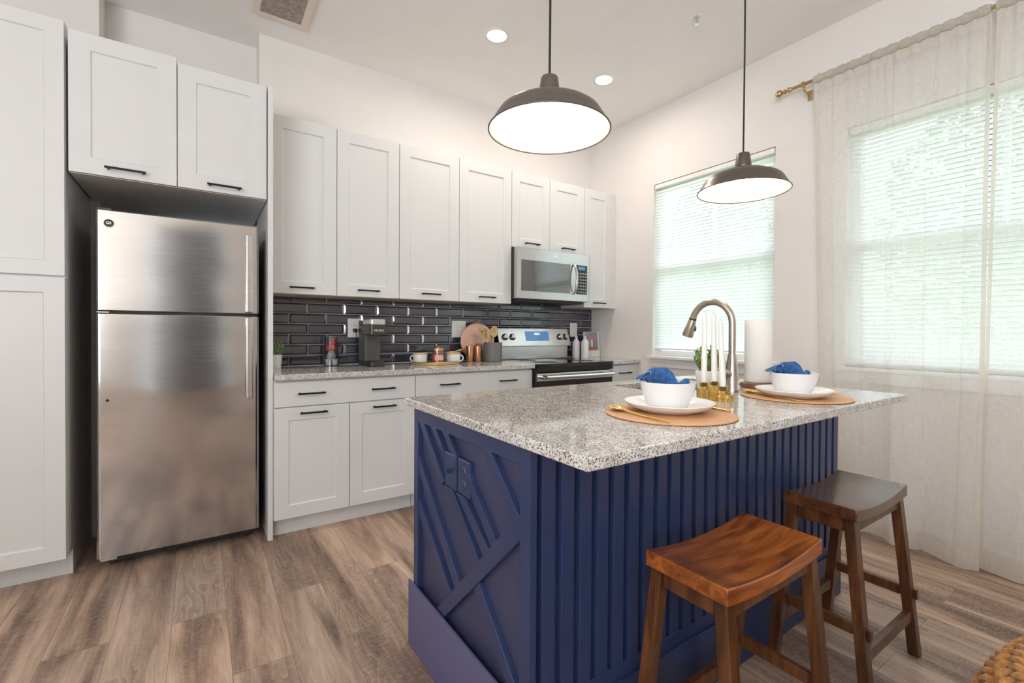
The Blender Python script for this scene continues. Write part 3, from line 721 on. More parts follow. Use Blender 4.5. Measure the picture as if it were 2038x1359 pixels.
def napkin(cx, cy, label, tilt, seed):
    zb = ZP + .0043; rn = random.Random(seed); ph = rn.random() * 6
    t = thing('napkin', label, 'napkin', (cx, cy, zb + .03), 'blue napkins in the white bowls')
    c = Vector((cx, cy, zb))
    def pw(t_, pts):
        for (a0, b0), (a1, b1) in zip(pts, pts[1:]):
            if t_ <= a1: return b0 + (b1 - b0) * max(0, (t_ - a0) / (a1 - a0))
        return pts[-1][1]
    TOP = [(-.092, .098), (-.080, .110), (-.060, .122), (-.015, .128), (.004, .115), (.036, .062)]
    BOT = [(-.092, .089), (-.066, .0885), (-.050, .070), (0, .052), (.036, .050)]
    g = G(); st = G()
    for k, (d0, al, sl, ar) in enumerate(((-.026, -.074, .034, .020), (-.013, -.084, .010, .028), (-.002, -.088, .004, .032), (.010, -.090, .002, .034), (.022, -.086, .0, .036))):
        def f(s_, q, d0=d0, al=al, sl=sl, ar=ar, k=k):
            a0 = al + sl * (1 - q) + .004 * math.sin(q * 9 + k * 1.7); a = a0 + (ar - a0) * s_
            zt, zl = pw(a, TOP) - .004 * k + (.006 if k == 0 else 0) * (1 - s_), pw(a, BOT)
            z = zl + (zt - zl) * q
            curl = math.exp(-s_ * 7)
            d = d0 + .006 * math.sin(q * 5 + k + s_ * 2) * (.3 + curl) + .010 * curl * math.sin(q * 8 + k * 2.1) + .012 * q * (k - 1.6) * .5
            return c + RV * a + DV * d + UV * z
        g.grid(20, 12, f)
        st.tube([f(0, q / 14) for q in range(15)], .0011, 6)
        if k == 0: top0 = f
    obj('folded_cloth', g, navycloth_m, t, solid=.0030)
    obj('stitched_edge', st, stitch_m, t)
    tg = G(); 
    def tail(s, q):
        b = 2 * PI * q
        return c + RV * (.030 + .034 * s) + DV * (.020 + .014 * math.cos(b) * (1 - .2 * s)) + UV * (.060 + .022 * s + .011 * math.sin(b))
    tg.grid(6, 18, tail); tg.sphere(c + RV * .064 + DV * .020 + UV * .083, (.010, .010, .009), 12, 8)
    obj('rolled_end', tg, navycloth_m, t, solid=.002)
napkin(*B1, 'folded blue cloth napkin in the bowl nearer the front corner of the island', 0, 3)
napkin(*B2, 'folded blue cloth napkin in the bowl at the far right end of the island', 0, 3)
def spoon(p0, p1, label):
    a, b = Vector((*p0, ZI + .0040)), Vector((*p1, ZI + .0040)); ax = (b - a).normalized(); sd = Vector((-ax.y, ax.x, 0)); L = (b - a).length
    t = thing('gold_spoon', label, 'spoon', (a.x, a.y, ZI), 'gold spoons on the placemats')
    def bw(u, v):
        x = u * .068; w = .0215 * math.sin(PI * min(1, max(.02, u * .97 + .02))) ** .6; q = (v - .5) * 2
        return a + ax * x + sd * (w * q) + UV * (.0125 - .0085 * (1 - q * q) * math.sin(PI * min(1, max(0, u))) - .003 * u)
    obj('bowl', G().grid(16, 10, bw), gold_m, t, solid=.0012)
    pts = [a + ax * .064 + UV * .0090, a + ax * .095 + UV * .0065, a + ax * (L * .6) + UV * .0042, a + ax * L + UV * .0040]
    obj('handle', G().tube(pts, [.0036, .0030, .0032, .0022], 10), gold_m, t)
spoon((1.328, -2.462), (1.290, -2.716), 'gold spoon lying left of the plate nearer the front corner of the island')
spoon((2.095, -2.452), (1.986, -2.728), 'gold spoon lying left of the plate at the far right end of the island')
def fork(p0, p1, label):
    a, b = Vector((*p0, ZI + .0045)), Vector((*p1, ZI + .0045)); ax = (b - a).normalized(); sd = Vector((-ax.y, ax.x, 0)); L = (b - a).length
    t = thing('gold_fork', label, 'fork', (b.x, b.y, ZI), 'gold forks on the placemats')
    obj('handle', G().tube([a + UV * .003, a + ax * (L * .4) + UV * .0032, a + ax * (L - .07) + UV * .004], [.0022, .0032, .003], 10), gold_m, t)
    g = G().bar(b - ax * .072 + UV * .004, b - ax * .042 + UV * .003, .016, .002)
    for k in range(4): g.bar(b - ax * .044 + sd * (-.0066 + .0044 * k) + UV * .003, b + sd * (-.0066 + .0044 * k) + UV * .005, .0026, .0018)
    obj('tines', g, gold_m, t, bev=.0006)
fork((1.588, -2.708), (1.609, -2.562), 'gold fork lying right of the plate nearer the front corner of the island')
fork((2.318, -2.712), (2.306, -2.560), 'gold fork lying right of the plate at the far right end of the island')
# amber candle holders and tapers
def holder(x, y, r, hb, hn, label):
    t = thing('candle_holder', label, 'candle holder', (x, y, ZI), 'amber glass candle holders')
    n = 64
    obj('ribbed_base', G().lathe([(0, 0), (r * .96, 0), (r, .004), (r, hb - .004), (r * .96, hb), (0, hb)], (x, y, ZI), n, rib=(.045, 2, 1, 4)), amber_m, t)
    obj('socket', G().lathe([(.0155, hb + .0002), (.0168, hb + .004), (.0172, hb + hn - .002), (.0150, hb + hn), (.0118, hb + hn), (.0112, hb + hn - .015), (0, hb + hn - .016)], (x, y, ZI), 40), amber_m, t)
    return t
HS = [((1.846, -2.437), .026, .030, .026, 'ribbed amber glass candle holder at the left of three'), ((1.848, -2.480), .0185, .042, .022, 'tall slim amber glass candle holder in the middle of three'), ((1.824, -2.530), .0345, .024, .027, 'low wide ribbed amber glass candle holder nearest the camera of three')]
for (p, r, hb, hn, lb) in HS: holder(*p, r, hb, hn, lb)
CS = [((1.846, -2.437), .988, 1.236, .000, 'white taper candle in the left amber holder'), ((1.848, -2.480), .994, 1.232, -.006, 'white taper candle in the middle amber holder'), ((1.824, -2.530), .976, 1.204, -.012, 'white taper candle leaning in the low wide amber holder')]
for (p, zb, zt, lean, lb), H in zip(CS, HS):
    x, y = p; zb = ZI + H[2] + H[3] - .0155
    t = thing('taper_candle', lb, 'candle', (x, y, zb), 'white taper candles')
    top = Vector((x, y, zt)) + RV * lean
    obj('wax', G().tube([(x, y, zb), Vector((x, y, zb + .03)) + RV * lean * .1, Vector((x, y, zb)).lerp(top, .97), top], [.0105, .0115, .0078, .0035], 18), wax_m, t)
    obj('wick', G().tube([top, top + Vector((0, 0, .006))], .0007, 6), blackplastic_m, t)
# paper towel roll and its stand
tx, ty = 2.340, -2.375
t = thing('paper_towel_stand', 'round brown wood paper towel stand beside the faucet', 'stand', (tx, ty, ZI))
obj('base', G().lathe([(0, 0), (.072, 0), (.075, .003), (.075, .020), (.072, .023), (0, .023)], (tx, ty, ZI), 48), wood('walnut', (.12, .05, .025), (.22, .10, .05), (.30, .15, .08), .4), t)
obj('post', G().tube([(tx, ty, ZI + .023), (tx, ty, ZI + .29)], .008, 14), nickel_m, t)
t = thing('paper_towel_roll', 'white paper towel roll upright on the wood stand beside the faucet', 'paper towel', (tx, ty, ZI + .024))
obj('paper', G().lathe([(.020, .0005), (.056, .0005), (.0575, .003), (.0575, .277), (.056, .280), (.020, .280), (.0195, .14)], (tx, ty, ZI + .024), 56), paper_m, t)
obj('core', G().lathe([(.0125, .001), (.0192, .001), (.0192, .2795), (.0125, .2795)], (tx, ty, ZI + .024), 28), bamboo_m, t)

# succulents
def succulent(x, y, z0, R, h, label, lm, sz, n, crown):
    t = thing('potted_succulent', label, 'plant', (x, y, z0))
    obj('pot', G().lathe([(0, 0), (R * .80, 0), (R * .84, .003), (R, h - .002), (R * .98, h), (R * .90, h), (R * .88, h - .012), (0, h - .012)], (x, y, z0), 36), ceramic_m, t)
    obj('soil', G().lathe([(0, h - .008), (R * .89, h - .0115)], (x, y, z0), 24), soil_m, t)
    g = G(); rn = random.Random(n)
    for i in range(n):
        a = rn.random() * 2 * PI; e = rn.random() ** .6; rr = crown * math.sqrt(rn.random())
        base = Vector((x + R * .5 * math.cos(a) * rr / crown, y + R * .5 * math.sin(a) * rr / crown, z0 + h - .01))
        tip = Vector((x + rr * math.cos(a), y + rr * math.sin(a), z0 + h + sz * (.35 + .65 * math.sqrt(max(0, 1 - (rr / crown) ** 2))) * (.75 + .3 * rn.random())))
        g.tube([base, base.lerp(tip, .6), tip], [.0022, .002, .0016], 5)
        for k in range(6):      # rosette of fat leaves along the stem
            u = .30 + .70 * k / 5; p = base.lerp(tip, u); b = rn.random() * 6 + k * 2.4; L = .016 + .007 * rn.random()
            ax = (Vector((math.cos(b), math.sin(b), .75 + .5 * u))).normalized(); q = p + ax * L; sd = ax.cross(UV).normalized(); nn = sd.cross(ax)
            m = p.lerp(q, .55); w = L * .27
            g.add([p, m + sd * w, m - sd * w, m + nn * w * .7, m - nn * w * .5, q], [(0, 1, 3), (0, 3, 2), (0, 4, 1), (0, 2, 4), (5, 3, 1), (5, 2, 3), (5, 1, 4), (5, 4, 2)], True)
    obj('foliage', g, lm, t)
succulent(1.965, -2.372, ZI, .048, .092, 'green succulent in a white pot beside the faucet on the island', leaf_m, .088, 46, .062)
succulent(.662, -.17, .9153, .040, .088, 'small pale green succulent in a white pot beside the tall end panel', leaf2_m, .085, 44, .055)

# ------------------------------------------------------------------ things on the back counter
ZK = .9153
# coffee maker
kx, ky = 1.262, -.19
t = thing('coffee_maker', 'slim dark grey single-serve coffee maker on the back counter', 'coffee maker', (kx, ky, ZK))
def rrect(x0, x1, y0, y1, r, n=5):
    p = []
    for cx_, cy_, a0 in ((x1 - r, y1 - r, 0), (x0 + r, y1 - r, PI / 2), (x0 + r, y0 + r, PI), (x1 - r, y0 + r, 1.5 * PI)):
        for k in range(n + 1): a = a0 + PI / 2 * k / n; p.append((cx_ + r * math.cos(a), cy_ + r * math.sin(a)))
    return p
fz = lambda a, b, h: (a, b, h)
obj('base', G().prism(rrect(1.205, 1.318, -.335, -.04, .03), fz, ZK + .0003, ZK + .032), blackplastic_m, t, bev=.006)
obj('drip_tray', G().prism(rrect(1.214, 1.309, -.328, -.225, .024), fz, ZK + .0322, ZK + .036), darkgrey_m, t)
obj('column', G().prism(rrect(1.206, 1.317, -.215, -.045, .012), fz, ZK + .0322, ZK + .215), plain('graphite', (.085, .08, .075), .4), t, bev=.004)
obj('head', G().prism(rrect(1.205, 1.318, -.335, -.045, .024), fz, ZK + .2155, ZK + .283), plain('dark_graphite', (.05, .046, .045), .3), t, bev=.004)
obj('lid', G().prism(rrect(1.207, 1.316, -.335, -.14, .024), fz, ZK + .2835, ZK + .322), plain('silver_lid', (.62, .61, .60), .3, .4), t, bev=.006)
obj('rear_tank', G().prism(rrect(1.208, 1.315, -.138, -.045, .01), fz, ZK + .2835, ZK + .316), blackplastic_m, t, bev=.004)
text('brand_lettering', 'KEURIG', .0185, whiteplastic_m, t, (1.2665, -.3356, ZK + .245), (PI / 2, 0, 0), .0005, 1.05)
cz = [(1.187, -.020, 1.160), (1.186, -.055, 1.157), (1.190, -.066, 1.12), (1.194, -.050, 1.04), (1.196, -.04, .955), (1.203, -.05, .93), (1.212, -.06, .928)]
cp_ = thing('power_cord', 'black plug and cord from the outlet down to the coffee maker', 'cord', (1.187, -.03, ZK))
obj('plug', G().box(1.174, 1.200, -.052, -.0182, 1.147, 1.173), blackplastic_m, cp_, bev=.004)
obj('cord', G().tube(cz, .003, 8), cord_m, cp_)
# canister of coffee pods
jx, jy = 1.013, -.085
t = thing('pod_canister', 'clear glass canister full of coffee pods on the back counter', 'canister', (jx, jy, ZK))
obj('glass', G().lathe([(.048, 0), (.051, .003), (.051, .098), (.0525, .10), (.051, .102), (.051, .19), (.047, .197), (.044, .197), (.0475, .19), (.0475, .102), (.049, .10), (.0475, .098), (.0475, .004), (0, .003)], (jx, jy, ZK), 40), clear_m, t)
obj('lid', G().lathe([(.047, .1975), (.047, .203), (.02, .208), (.008, .212), (.010, .222), (.006, .228), (0, .229)], (jx, jy, ZK), 32), clear_m, t)
pod_specs = [(-.022, -.020, .006, 0, 0), (.022, -.018, .006, 0, 0), (.0, .022, .006, 0, 0), (-.016, -.014, .056, .5, 0), (.021, .012, .058, -.7, 1), (-.02, .015, .108, .3, 2), (.018, -.016, .110, -.4, 2), (.0, .0, .150, .9, 2)]
podm = [whiteplastic_m, plain('peach_lid', (.75, .42, .28), .4), red_m]
pod0 = None
for i, (dx, dy, dz, ang, c) in enumerate(pod_specs):
    lab = ['white coffee pod at the bottom of the glass canister', 'white coffee pod with peach lid halfway up the glass canister', 'white coffee pod with red lid near the top of the glass canister'][c] if c else ('white coffee pod at the bottom of the glass canister' if i < 3 else 'tilted white coffee pod halfway up the glass canister')
    p = thing('coffee_pod', lab, 'coffee pod', (jx + dx, jy + dy, ZK + dz), 'coffee pods in the glass canister')
    obj('cup', G().lathe([(.0145, 0), (.0155, .002), (.0195, .036), (.0215, .038), (.0215, .0395)], (jx + dx, jy + dy, ZK + dz), 22), red_m if c == 2 else whiteplastic_m, p)
    obj('foil_lid', G().lathe([(0, .0402), (.0208, .0402), (.0208, .0397)], (jx + dx, jy + dy, ZK + dz), 22), podm[c], p)
    p.rotation_euler = (ang, ang * .6, 0)
# tray with mugs and candle
vx, vy = 1.715, -.245
t = thing('round_tray', 'round light wood tray on the back counter holding mugs and a red candle', 'tray', (vx, vy, ZK))
obj('tray_base', G().lathe([(0, .0005), (.172, .0005), (.176, .003), (.176, .010), (.168, .010), (.166, .006), (0, .006)], (vx, vy, ZK), 64), bamboo_m, t)
obj('rim', G().lathe([(.1685, .0102), (.1765, .0102), (.1775, .017), (.1755, .019), (.1695, .019)], (vx, vy, ZK), 64), brass_m, t)
ZTR = ZK + .0063
speck_m = plain('speckled_ceramic', (.78, .77, .76), .3, var=.10, vs=140)
def mug(x, y, ha, label):
    t = thing('mug', label, 'mug', (x, y, ZTR), 'mugs on the round tray')
    obj('cup', G().lathe([(0, 0), (.046, 0), (.050, .003), (.053, .062), (.0525, .064), (.0505, .062), (.047, .006), (0, .005)], (x, y, ZTR), 36), speck_m, t)
    dv = Vector((math.cos(ha), math.sin(ha), 0)); c = Vector((x, y, ZTR + .034)) + dv * .049
    obj('handle', G().tube([c + dv * (.024 * math.sin(PI * k / 12)) + UV * (.022 * math.cos(PI * k / 12)) for k in range(13)], .0050, 10), speck_m, t)
    obj('wood_lid', G().lathe([(0, .0645), (.051, .0645), (.053, .067), (.053, .073), (.051, .076), (0, .076)], (x, y, ZTR), 36), bamboo_m, t)
    return t
mu = mug(1.605, -.225, 2.55, 'speckled white mug with wood lid at the left of the tray')
mug(1.845, -.285, -.55, 'speckled white mug with wood lid and spoon at the right of the tray')
tag(obj('wooden_spoon', G().tube([(1.815, -.27, ZTR + .0795), (1.86, -.285, ZTR + .083), (1.905, -.30, ZTR + .098)], [.004, .0035, .0055], 8), bamboo_m), 'tiny wooden spoon lying across the lid of the right mug on the tray', 'spoon')
hx, hy = 1.722, -.275
t = thing('jar_candle', 'red candle in a glass jar in the middle of the tray', 'candle', (hx, hy, ZTR))
obj('wax', G().lathe([(0, .003), (.043, .003), (.0435, .070), (0, .070)], (hx, hy, ZTR), 32), red_m, t)
obj('glass', G().lathe([(0, .0005), (.045, .0005), (.047, .003), (.047, .085), (.044, .092), (.0445, .085), (.0445, .0025)], (hx, hy, ZTR), 36), clear_m, t)
obj('label', G().add([(hx + .0476 * math.sin(a), hy - .0476 * math.cos(a), z) for z in (ZTR + .022, ZTR + .058) for a in [(-.9 + .15 * k) for k in range(11)]], [(k, k + 1, k + 12, k + 11) for k in range(10)], True), plain('peach_label', (.85, .55, .42), .5), t)
obj('lid', G().lathe([(0, .0925), (.046, .0925), (.048, .095), (.048, .108), (.044, .112), (.010, .112), (.008, .116), (.010, .122), (0, .124)], (hx, hy, ZTR), 36), copper_m, t)
# round copper board leaning on the tile
t = thing('round_board', 'large round copper board leaning on the tile behind the crock', 'serving board', (2.166, -.07, ZK))
g = G().lathe([(0, .004), (.150, .004), (.157, .002), (.159, -.001), (.157, -.005), (.150, -.007), (0, -.007)], (0, 0, 0), 64, axis='y')
a = .20; ca, sa = math.cos(a), math.sin(a)
g.v = [(2.166 + x, -.082 + y * ca + z * sa * .45, 1.083 - y * sa * 0 + z * math.sqrt(1 - (.45 * sa) ** 2)) for x, y, z in g.v]
dz = min(v[2] for v in g.v) - ZK - .0004; g.v = [(x, y, z - dz) for x, y, z in g.v]
obj('disc', g, rosecopper_m, t)
obj('hanging_ring', G().tube([(2.166 + .012 * math.cos(k * PI / 8), -.048, 1.2395 + .012 * math.sin(k * PI / 8)) for k in range(16)], .002, 8, True), copper_m, t)
for (x, y, lb) in ((2.044, -.170, 'copper tumbler standing left, just right of the tray'), (2.108, -.190, 'copper tumbler between the left tumbler and the grey crock')):
    t = tag(obj('copper_tumbler', G().lathe([(0, .0005), (.025, .0005), (.027, .003), (.0295, .085), (.0302, .124), (.0290, .125), (.0282, .085), (.0255, .006), (0, .005)], (x, y, ZK), 36), copper_m), lb, 'tumbler', 'copper tumblers')
# crock with utensils
ux, uy = 2.232, -.215
t = tag(obj('utensil_crock', G().lathe([(0, .0005), (.072, .0005), (.075, .004), (.0755, .150), (.0735, .153), (.0705, .150), (.070, .010), (0, .009)], (ux, uy, ZK), 48), crock_m), 'dark grey stoneware crock holding wooden utensils beside the range', 'crock')
def utensil(name, label, base, tip, wid, hl, kind):
    b, e = Vector(base), Vector(tip); ax = (e - b).normalized(); sd = (RV - ax * RV.dot(ax)).normalized(); nn = ax.cross(sd)
    t = thing(name, label, 'utensil', base, 'wooden utensils in the crock')
    h = e - ax * hl
    obj('handle', G().tube([b, h + ax * .006], [.0055, .0065], 10), beech_m, t)
    if kind == 'spatula':
        pts = [(-.006, 0), (.006, 0), (wid / 2, hl * .7), (wid / 2, hl), (-wid / 2, hl * .9), (-wid / 2, hl * .55)]
    else:
        pts = [(wid / 2 * math.sin(2 * PI * k / 20) * (1 if k <= 10 else 1), hl * .5 - hl * .5 * math.cos(2 * PI * k / 20)) for k in range(20)]
    obj('blade' if kind == 'spatula' else 'head', G().prism(pts, lambda p, q, w: h + sd * p + ax * q + nn * w, -.003, .003), beech_m, t, bev=.002)
    if kind == 'fork':
        g = G()
        for k in (-1, 0, 1): c = h + ax * (hl * .62) + sd * (k * wid * .2); g.bar(c - ax * hl * .22, c + ax * hl * .22, .0035, .0068, up=nn)
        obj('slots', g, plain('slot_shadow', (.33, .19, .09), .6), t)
    if kind == 'spatula': obj('hole', G().tube([h + ax * hl * .62 - nn * .0034, h + ax * hl * .62 + nn * .0034], .0065, 16), gasket_m, t)
zu = ZK + .012
utensil('spatula', 'wooden spatula with a round hole leaning left in the crock', (2.258, -.190, zu), (2.098, -.245, 1.192), .044, .105, 'spatula')
utensil('wooden_turner', 'plain wooden turner behind the spatula in the crock', (2.262, -.225, zu), (2.172, -.190, 1.186), .050, .10, 'turner')
utensil('slotted_spoon', 'slotted wooden spoon upright at the right of the crock', (2.215, -.215, zu), (2.236, -.238, 1.205), .062, .095, 'fork')
utensil('wooden_spoon', 'wooden spoon behind the slotted spoon in the crock', (2.222, -.165, zu), (2.262, -.172, 1.196), .052, .10, 'spoon')
# right of the range
def bottle(x, y, label, h=.205):
    t = thing('bottle', label, 'bottle', (x, y, ZK), 'white bottles right of the range')
    obj('body', G().lathe([(0, .0005), (.034, .0005), (.0355, .003), (.0355, h * .70), (.033, h * .76), (.017, h * .86), (.013, h * .89)], (x, y, ZK), 32), ceramic_m, t)
    obj('cap', G().lathe([(.0128, h * .8905), (.0140, h * .90), (.0140, h * .985), (.012, h), (0, h)], (x, y, ZK), 24), whiteplastic_m, t)
bottle(3.187, -.145, 'white bottle standing nearest the range', .20)
bottle(3.228, -.222, 'white bottle between the first bottle and the cookbook', .205)
t = thing('cookbook', 'white cookbook with a pink flower cover standing in the counter corner', 'book', (3.42, -.11, ZK))
bx0, bx1, by, lean = 3.300, 3.492, -.150, .10
def cvr(x, z, off=0): return (x, by + lean * z - off, ZK + .0008 + z)
def slab(x0, x1, z0, z1, o0, o1): return G().hexa([cvr(x0, z0, o0), cvr(x1, z0, o0), cvr(x1, z0, o1), cvr(x0, z0, o1)], [cvr(x0, z1, o0), cvr(x1, z1, o0), cvr(x1, z1, o1), cvr(x0, z1, o1)])
obj('cover', slab(bx0, bx1, 0, .245, 0, .0), whiteplastic_m, t) if False else obj('cover', slab(bx0, bx1, .0, .245, .002, -.016), whiteplastic_m, t, bev=.001)
obj('cover_photo', slab(bx0 + .006, bx1 - .02, .065, .242, .0028, .0022), cover_m, t)
obj('printed_board', slab(bx0 + .006, bx1 - .03, .070, .100, .0034, .0029), board_m, t)
g = G()
for i in range(9): a = i * 2.4; g.sphere((3.398 + .020 * math.cos(a) * (i / 9) ** .5 * 1.4, by + lean * .195 - .0035, ZK + .195 + .016 * math.sin(a) * (i / 9) ** .5 * 1.4), (.013, .0012, .012), 10, 6)
obj('printed_flower', g, pink_m, t)
obj('printed_vase', slab(3.383, 3.403, .10, .165, .0034, .0029), whiteplastic_m, t)
tag(obj('small_tumbler', G().lathe([(0, .0005), (.018, .0005), (.020, .003), (.021, .070), (.0195, .070), (.018, .005), (0, .004)], (3.185, -.095, ZK), 24), clear_m), 'small clear glass behind the white bottles, beside the range', 'glass')

# ------------------------------------------------------------------ pendants
def pendant(x, y, z, label):
    t = thing('pendant_lamp', label, 'pendant lamp', (x, y, ZC), 'pendant lamps over the island')
    r = .191
    out = [(r, 0), (r - .004, .004), (r - .018, .030), (r - .032, .052), (r - .048, .064), (.100, .083), (.055, .098), (.032, .103)]
    inn = [(.030, .1005), (.055, .095), (.100, .080), (r - .050, .061), (r - .0345, .050), (r - .0205, .029), (r - .0065, .003), (r, 0)]
    sh = obj('lamp_shade', G().lathe(out, (x, y, z), 72), bronze_m, t); sh.data.polygons[0].use_smooth
    obj('rim_bead', G().tube([(x + (r - .0005) * math.cos(2 * PI * k / 72), y + (r - .0005) * math.sin(2 * PI * k / 72), z) for k in range(72)], .0024, 8, True), bronze_m, t)
    obj('inner_reflector', G().lathe(inn, (x, y, z), 72), enamel_m, t)
    for o in (sh,): pass
    obj('socket_cap', G().lathe([(.0335, .1035), (.035, .107), (.0345, .112), (.0275, .163), (.0255, .167), (.010, .169), (.0, .1695)], (x, y, z), 36), bronze_m, t)
    obj('socket', G().lathe([(.0, .0995), (.019, .0995), (.017, .075), (.0, .074)], (x, y, z), 20), enamel_m, t)
    obj('bulb', G().lathe([(.0, .020), (.018, .024), (.028, .038), (.029, .050), (.022, .064), (.015, .0735), (.0, .0738)], (x, y, z), 24), bulb_m, t)
    obj('cord', G().tube([(x, y, z + .17), (x + .002, y, z + .6), (x, y, ZC - .024)], .0038, 8), cord_m, t)
    obj('ceiling_canopy', G().lathe([(0, -.026), (.02, -.025), (.055, -.012), (.060, -.0005)], (x, y, ZC), 32), bronze_m, t)
pendant(1.178, -2.333, 1.791, 'dark bronze pendant lamp with white inside, nearer one of the two over the island')
pendant(2.248, -2.347, 1.785, 'dark bronze pendant lamp with white inside, in front of the small window')
for o in bpy.data.objects:                                  # open shades: drop the end caps
    if o.name.startswith(('lamp_shade', 'inner_reflector')):
        bm = bmesh.new(); bm.from_mesh(o.data); bmesh.ops.delete(bm, geom=[f for f in bm.faces if len(f.verts) > 8], context='FACES_ONLY'); bm.to_mesh(o.data); bm.free()
# recessed lights
def downlight(x, y, label, group):
    t = thing('recessed_light', label, 'recessed light', (x, y, ZC), group)
    obj('trim_ring', G().lathe([(.058, -.002), (.062, -.007), (.080, -.004), (.083, -.0004), (.058, -.0004)], (x, y, ZC), 40), whiteplastic_m, t)
    obj('lens', G().lathe([(0, -.0035), (.0575, -.003), (.0575, -.0008)], (x, y, ZC), 36), lens_m, t)
downlight(1.857, -.878, 'lit round recessed ceiling light nearer the refrigerator side', 'recessed ceiling lights')
downlight(2.798, -.894, 'lit round recessed ceiling light nearer the window wall', 'recessed ceiling lights')
# sprinkler
sx, sy = 2.763, -1.734
t = thing('sprinkler_head', 'small metal fire sprinkler head hanging from the white ceiling', 'sprinkler', (sx, sy, ZC))
obj('escutcheon', G().lathe([(0, -.004), (.015, -.006), (.032, -.004), (.035, -.0004)], (sx, sy, ZC), 28), whiteplastic_m, t)
obj('sprinkler_body', G().lathe([(.011, -.006), (.011, -.016), (.006, -.02), (.004, -.036), (0, -.037)], (sx, sy, ZC), 16).tube([(sx - .009, sy, ZC - .015), (sx - .012, sy, ZC - .03), (sx, sy, ZC - .042)], .0018, 6).tube([(sx + .009, sy, ZC - .015), (sx + .012, sy, ZC - .03), (sx, sy, ZC - .042)], .0018, 6).lathe([(0, -.042), (.013, -.042), (.013, -.0435), (0, -.0435)], (sx, sy, ZC), 16), chrome_m, t)
# ceiling vent
t = thing('ceiling_vent', 'cream framed return air grille with grey slats on the ceiling', 'vent', (.68, -.40, ZC))
vx0, vx1, vy0, vy1 = .527, .832, -.62, -.228; z0, z1 = ZC - .016, ZC - .0004; w = .042
obj('frame', G().box(vx0, vx1, vy0, vy0 + w, z0, z1).box(vx0, vx1, vy1 - w, vy1, z0, z1).box(vx0, vx0 + w, vy0 + w, vy1 - w, z0, z1).box(vx1 - w, vx1, vy0 + w, vy1 - w, z0, z1), plain('cream_plastic', (.80, .70, .62), .5, var=.03), t, bev=.005)
g = G(); n = 16
for k in range(n):
    y = vy0 + w + (vy1 - vy0 - 2 * w) * (k + .5) / n; g.bar((vx0 + w, y, ZC - .010), (vx1 - w, y, ZC - .010), .016, .0015, up=(0, .55, .8))
obj('slats', g, plain('dusty_slat', (.36, .31, .27), .7, var=.3, vs=40), t)
obj('backing', G().box(vx0 + w, vx1 - w, vy0 + w, vy1 - w, ZC - .002, ZC - .0005), plain('duct_dark', (.10, .09, .08), .9), t)

# ------------------------------------------------------------------ blinds
def blinds(label, y0, y1, z0, z1, xc, pitch, tilt, cords):
    t = thing('window_blind', label, 'window blind', (xc, (y0 + y1) / 2, z1))
    obj('headrail', G().box(xc - .020, xc + .018, y0, y1, z1 - .036, z1), whiteplastic_m, t, bev=.003)
    g = G(); n = int((z1 - .05 - z0) / pitch); w = .0297
    for k in range(n):
        z = z0 + .014 + pitch * k; c, s = math.cos(tilt), math.sin(tilt)
        pr = [(-w / 2, 0), (-w / 4, .0028), (0, .0038), (w / 4, .0028), (w / 2, 0)]
        vs = [(xc + a * c - b * s, y, z + a * s + b * c) for y in (y0 + .004, y1 - .004) for a, b in pr]
        g.add(vs, [(q, q + 1, q + 6, q + 5) for q in range(4)], True)
    obj('slats', g, blind_m, t, fixn=False)
    obj('bottom_rail', G().box(xc - .013, xc + .013, y0 + .003, y1 - .003, z0 - .012, z0 + .003), whiteplastic_m, t, bev=.003)
    cg = G()
    for y in cords:
        for dx in (-.0135, .0135): cg.tube([(xc + dx, y, z0), (xc + dx, y, z1 - .03)], .0010, 5)
    obj('ladder_cords', cg, whiteplastic_m, t)
blinds('closed white horizontal blind on the small window behind the faucet', -1.826, -.793, 1.022, 2.436, XR + .024, .0262, math.radians(66), (-.97, -1.31, -1.65))
blinds('white horizontal blind behind the sheer curtains', -3.61, -2.282, .985, 2.404, XR + .024, .0262, math.radians(58), (-2.42, -2.75, -3.15, -3.47))

# ------------------------------------------------------------------ curtains
rx, rz = 3.415, 2.738
t = thing('curtain_rod', 'brass curtain rod with ball finial above the curtained window', 'curtain rod', (rx, -3.0, rz))
obj('rod', G().tube([(rx, -1.985, rz), (rx, -4.2, rz)], .0105, 16), brass_m, t)
obj('finial', G().lathe([(.0105, 0), (.015, .006), (.015, .014), (.008, .020), (.008, .030), (.0, .031)], (0, 0, 0), 20, axis='y').sphere((0, -.0, 0), .001, 6, 4), brass_m, t)
fo = bpy.data.objects[-1] if False else [o for o in t.children if o.name.startswith('finial')][0]
me = fo.data
gf = G()
for p0, p1, ra, rb in (((-1.985), (-1.975), .0105, .017), (-1.975, -1.965, .017, .017), (-1.965, -1.945, .009, .009), (-1.945, -1.937, .015, .015), (-1.937, -1.925, .008, .008)): gf.tube([(rx, p0, rz), (rx, p1, rz)], [ra, rb], 18)
gf.sphere((rx, -1.905, rz), .024, 20, 14)
bpy.data.objects.remove(fo, do_unlink=True); bpy.data.meshes.remove(me)
obj('finial', gf, brass_m, t)
obj('bracket', G().tube([(rx, -2.055, rz - .012), (rx + .01, -2.055, rz - .035), (rx + .05, -2.055, rz - .042), (XR - .006, -2.055, rz - .042)], .006, 10).box(XR - .008, XR - .0005, -2.068, -2.042, rz - .075, rz - .012).box(rx - .013, rx + .013, -2.062, -2.048, rz - .022, rz + .013), brass_m, t, bev=.001)
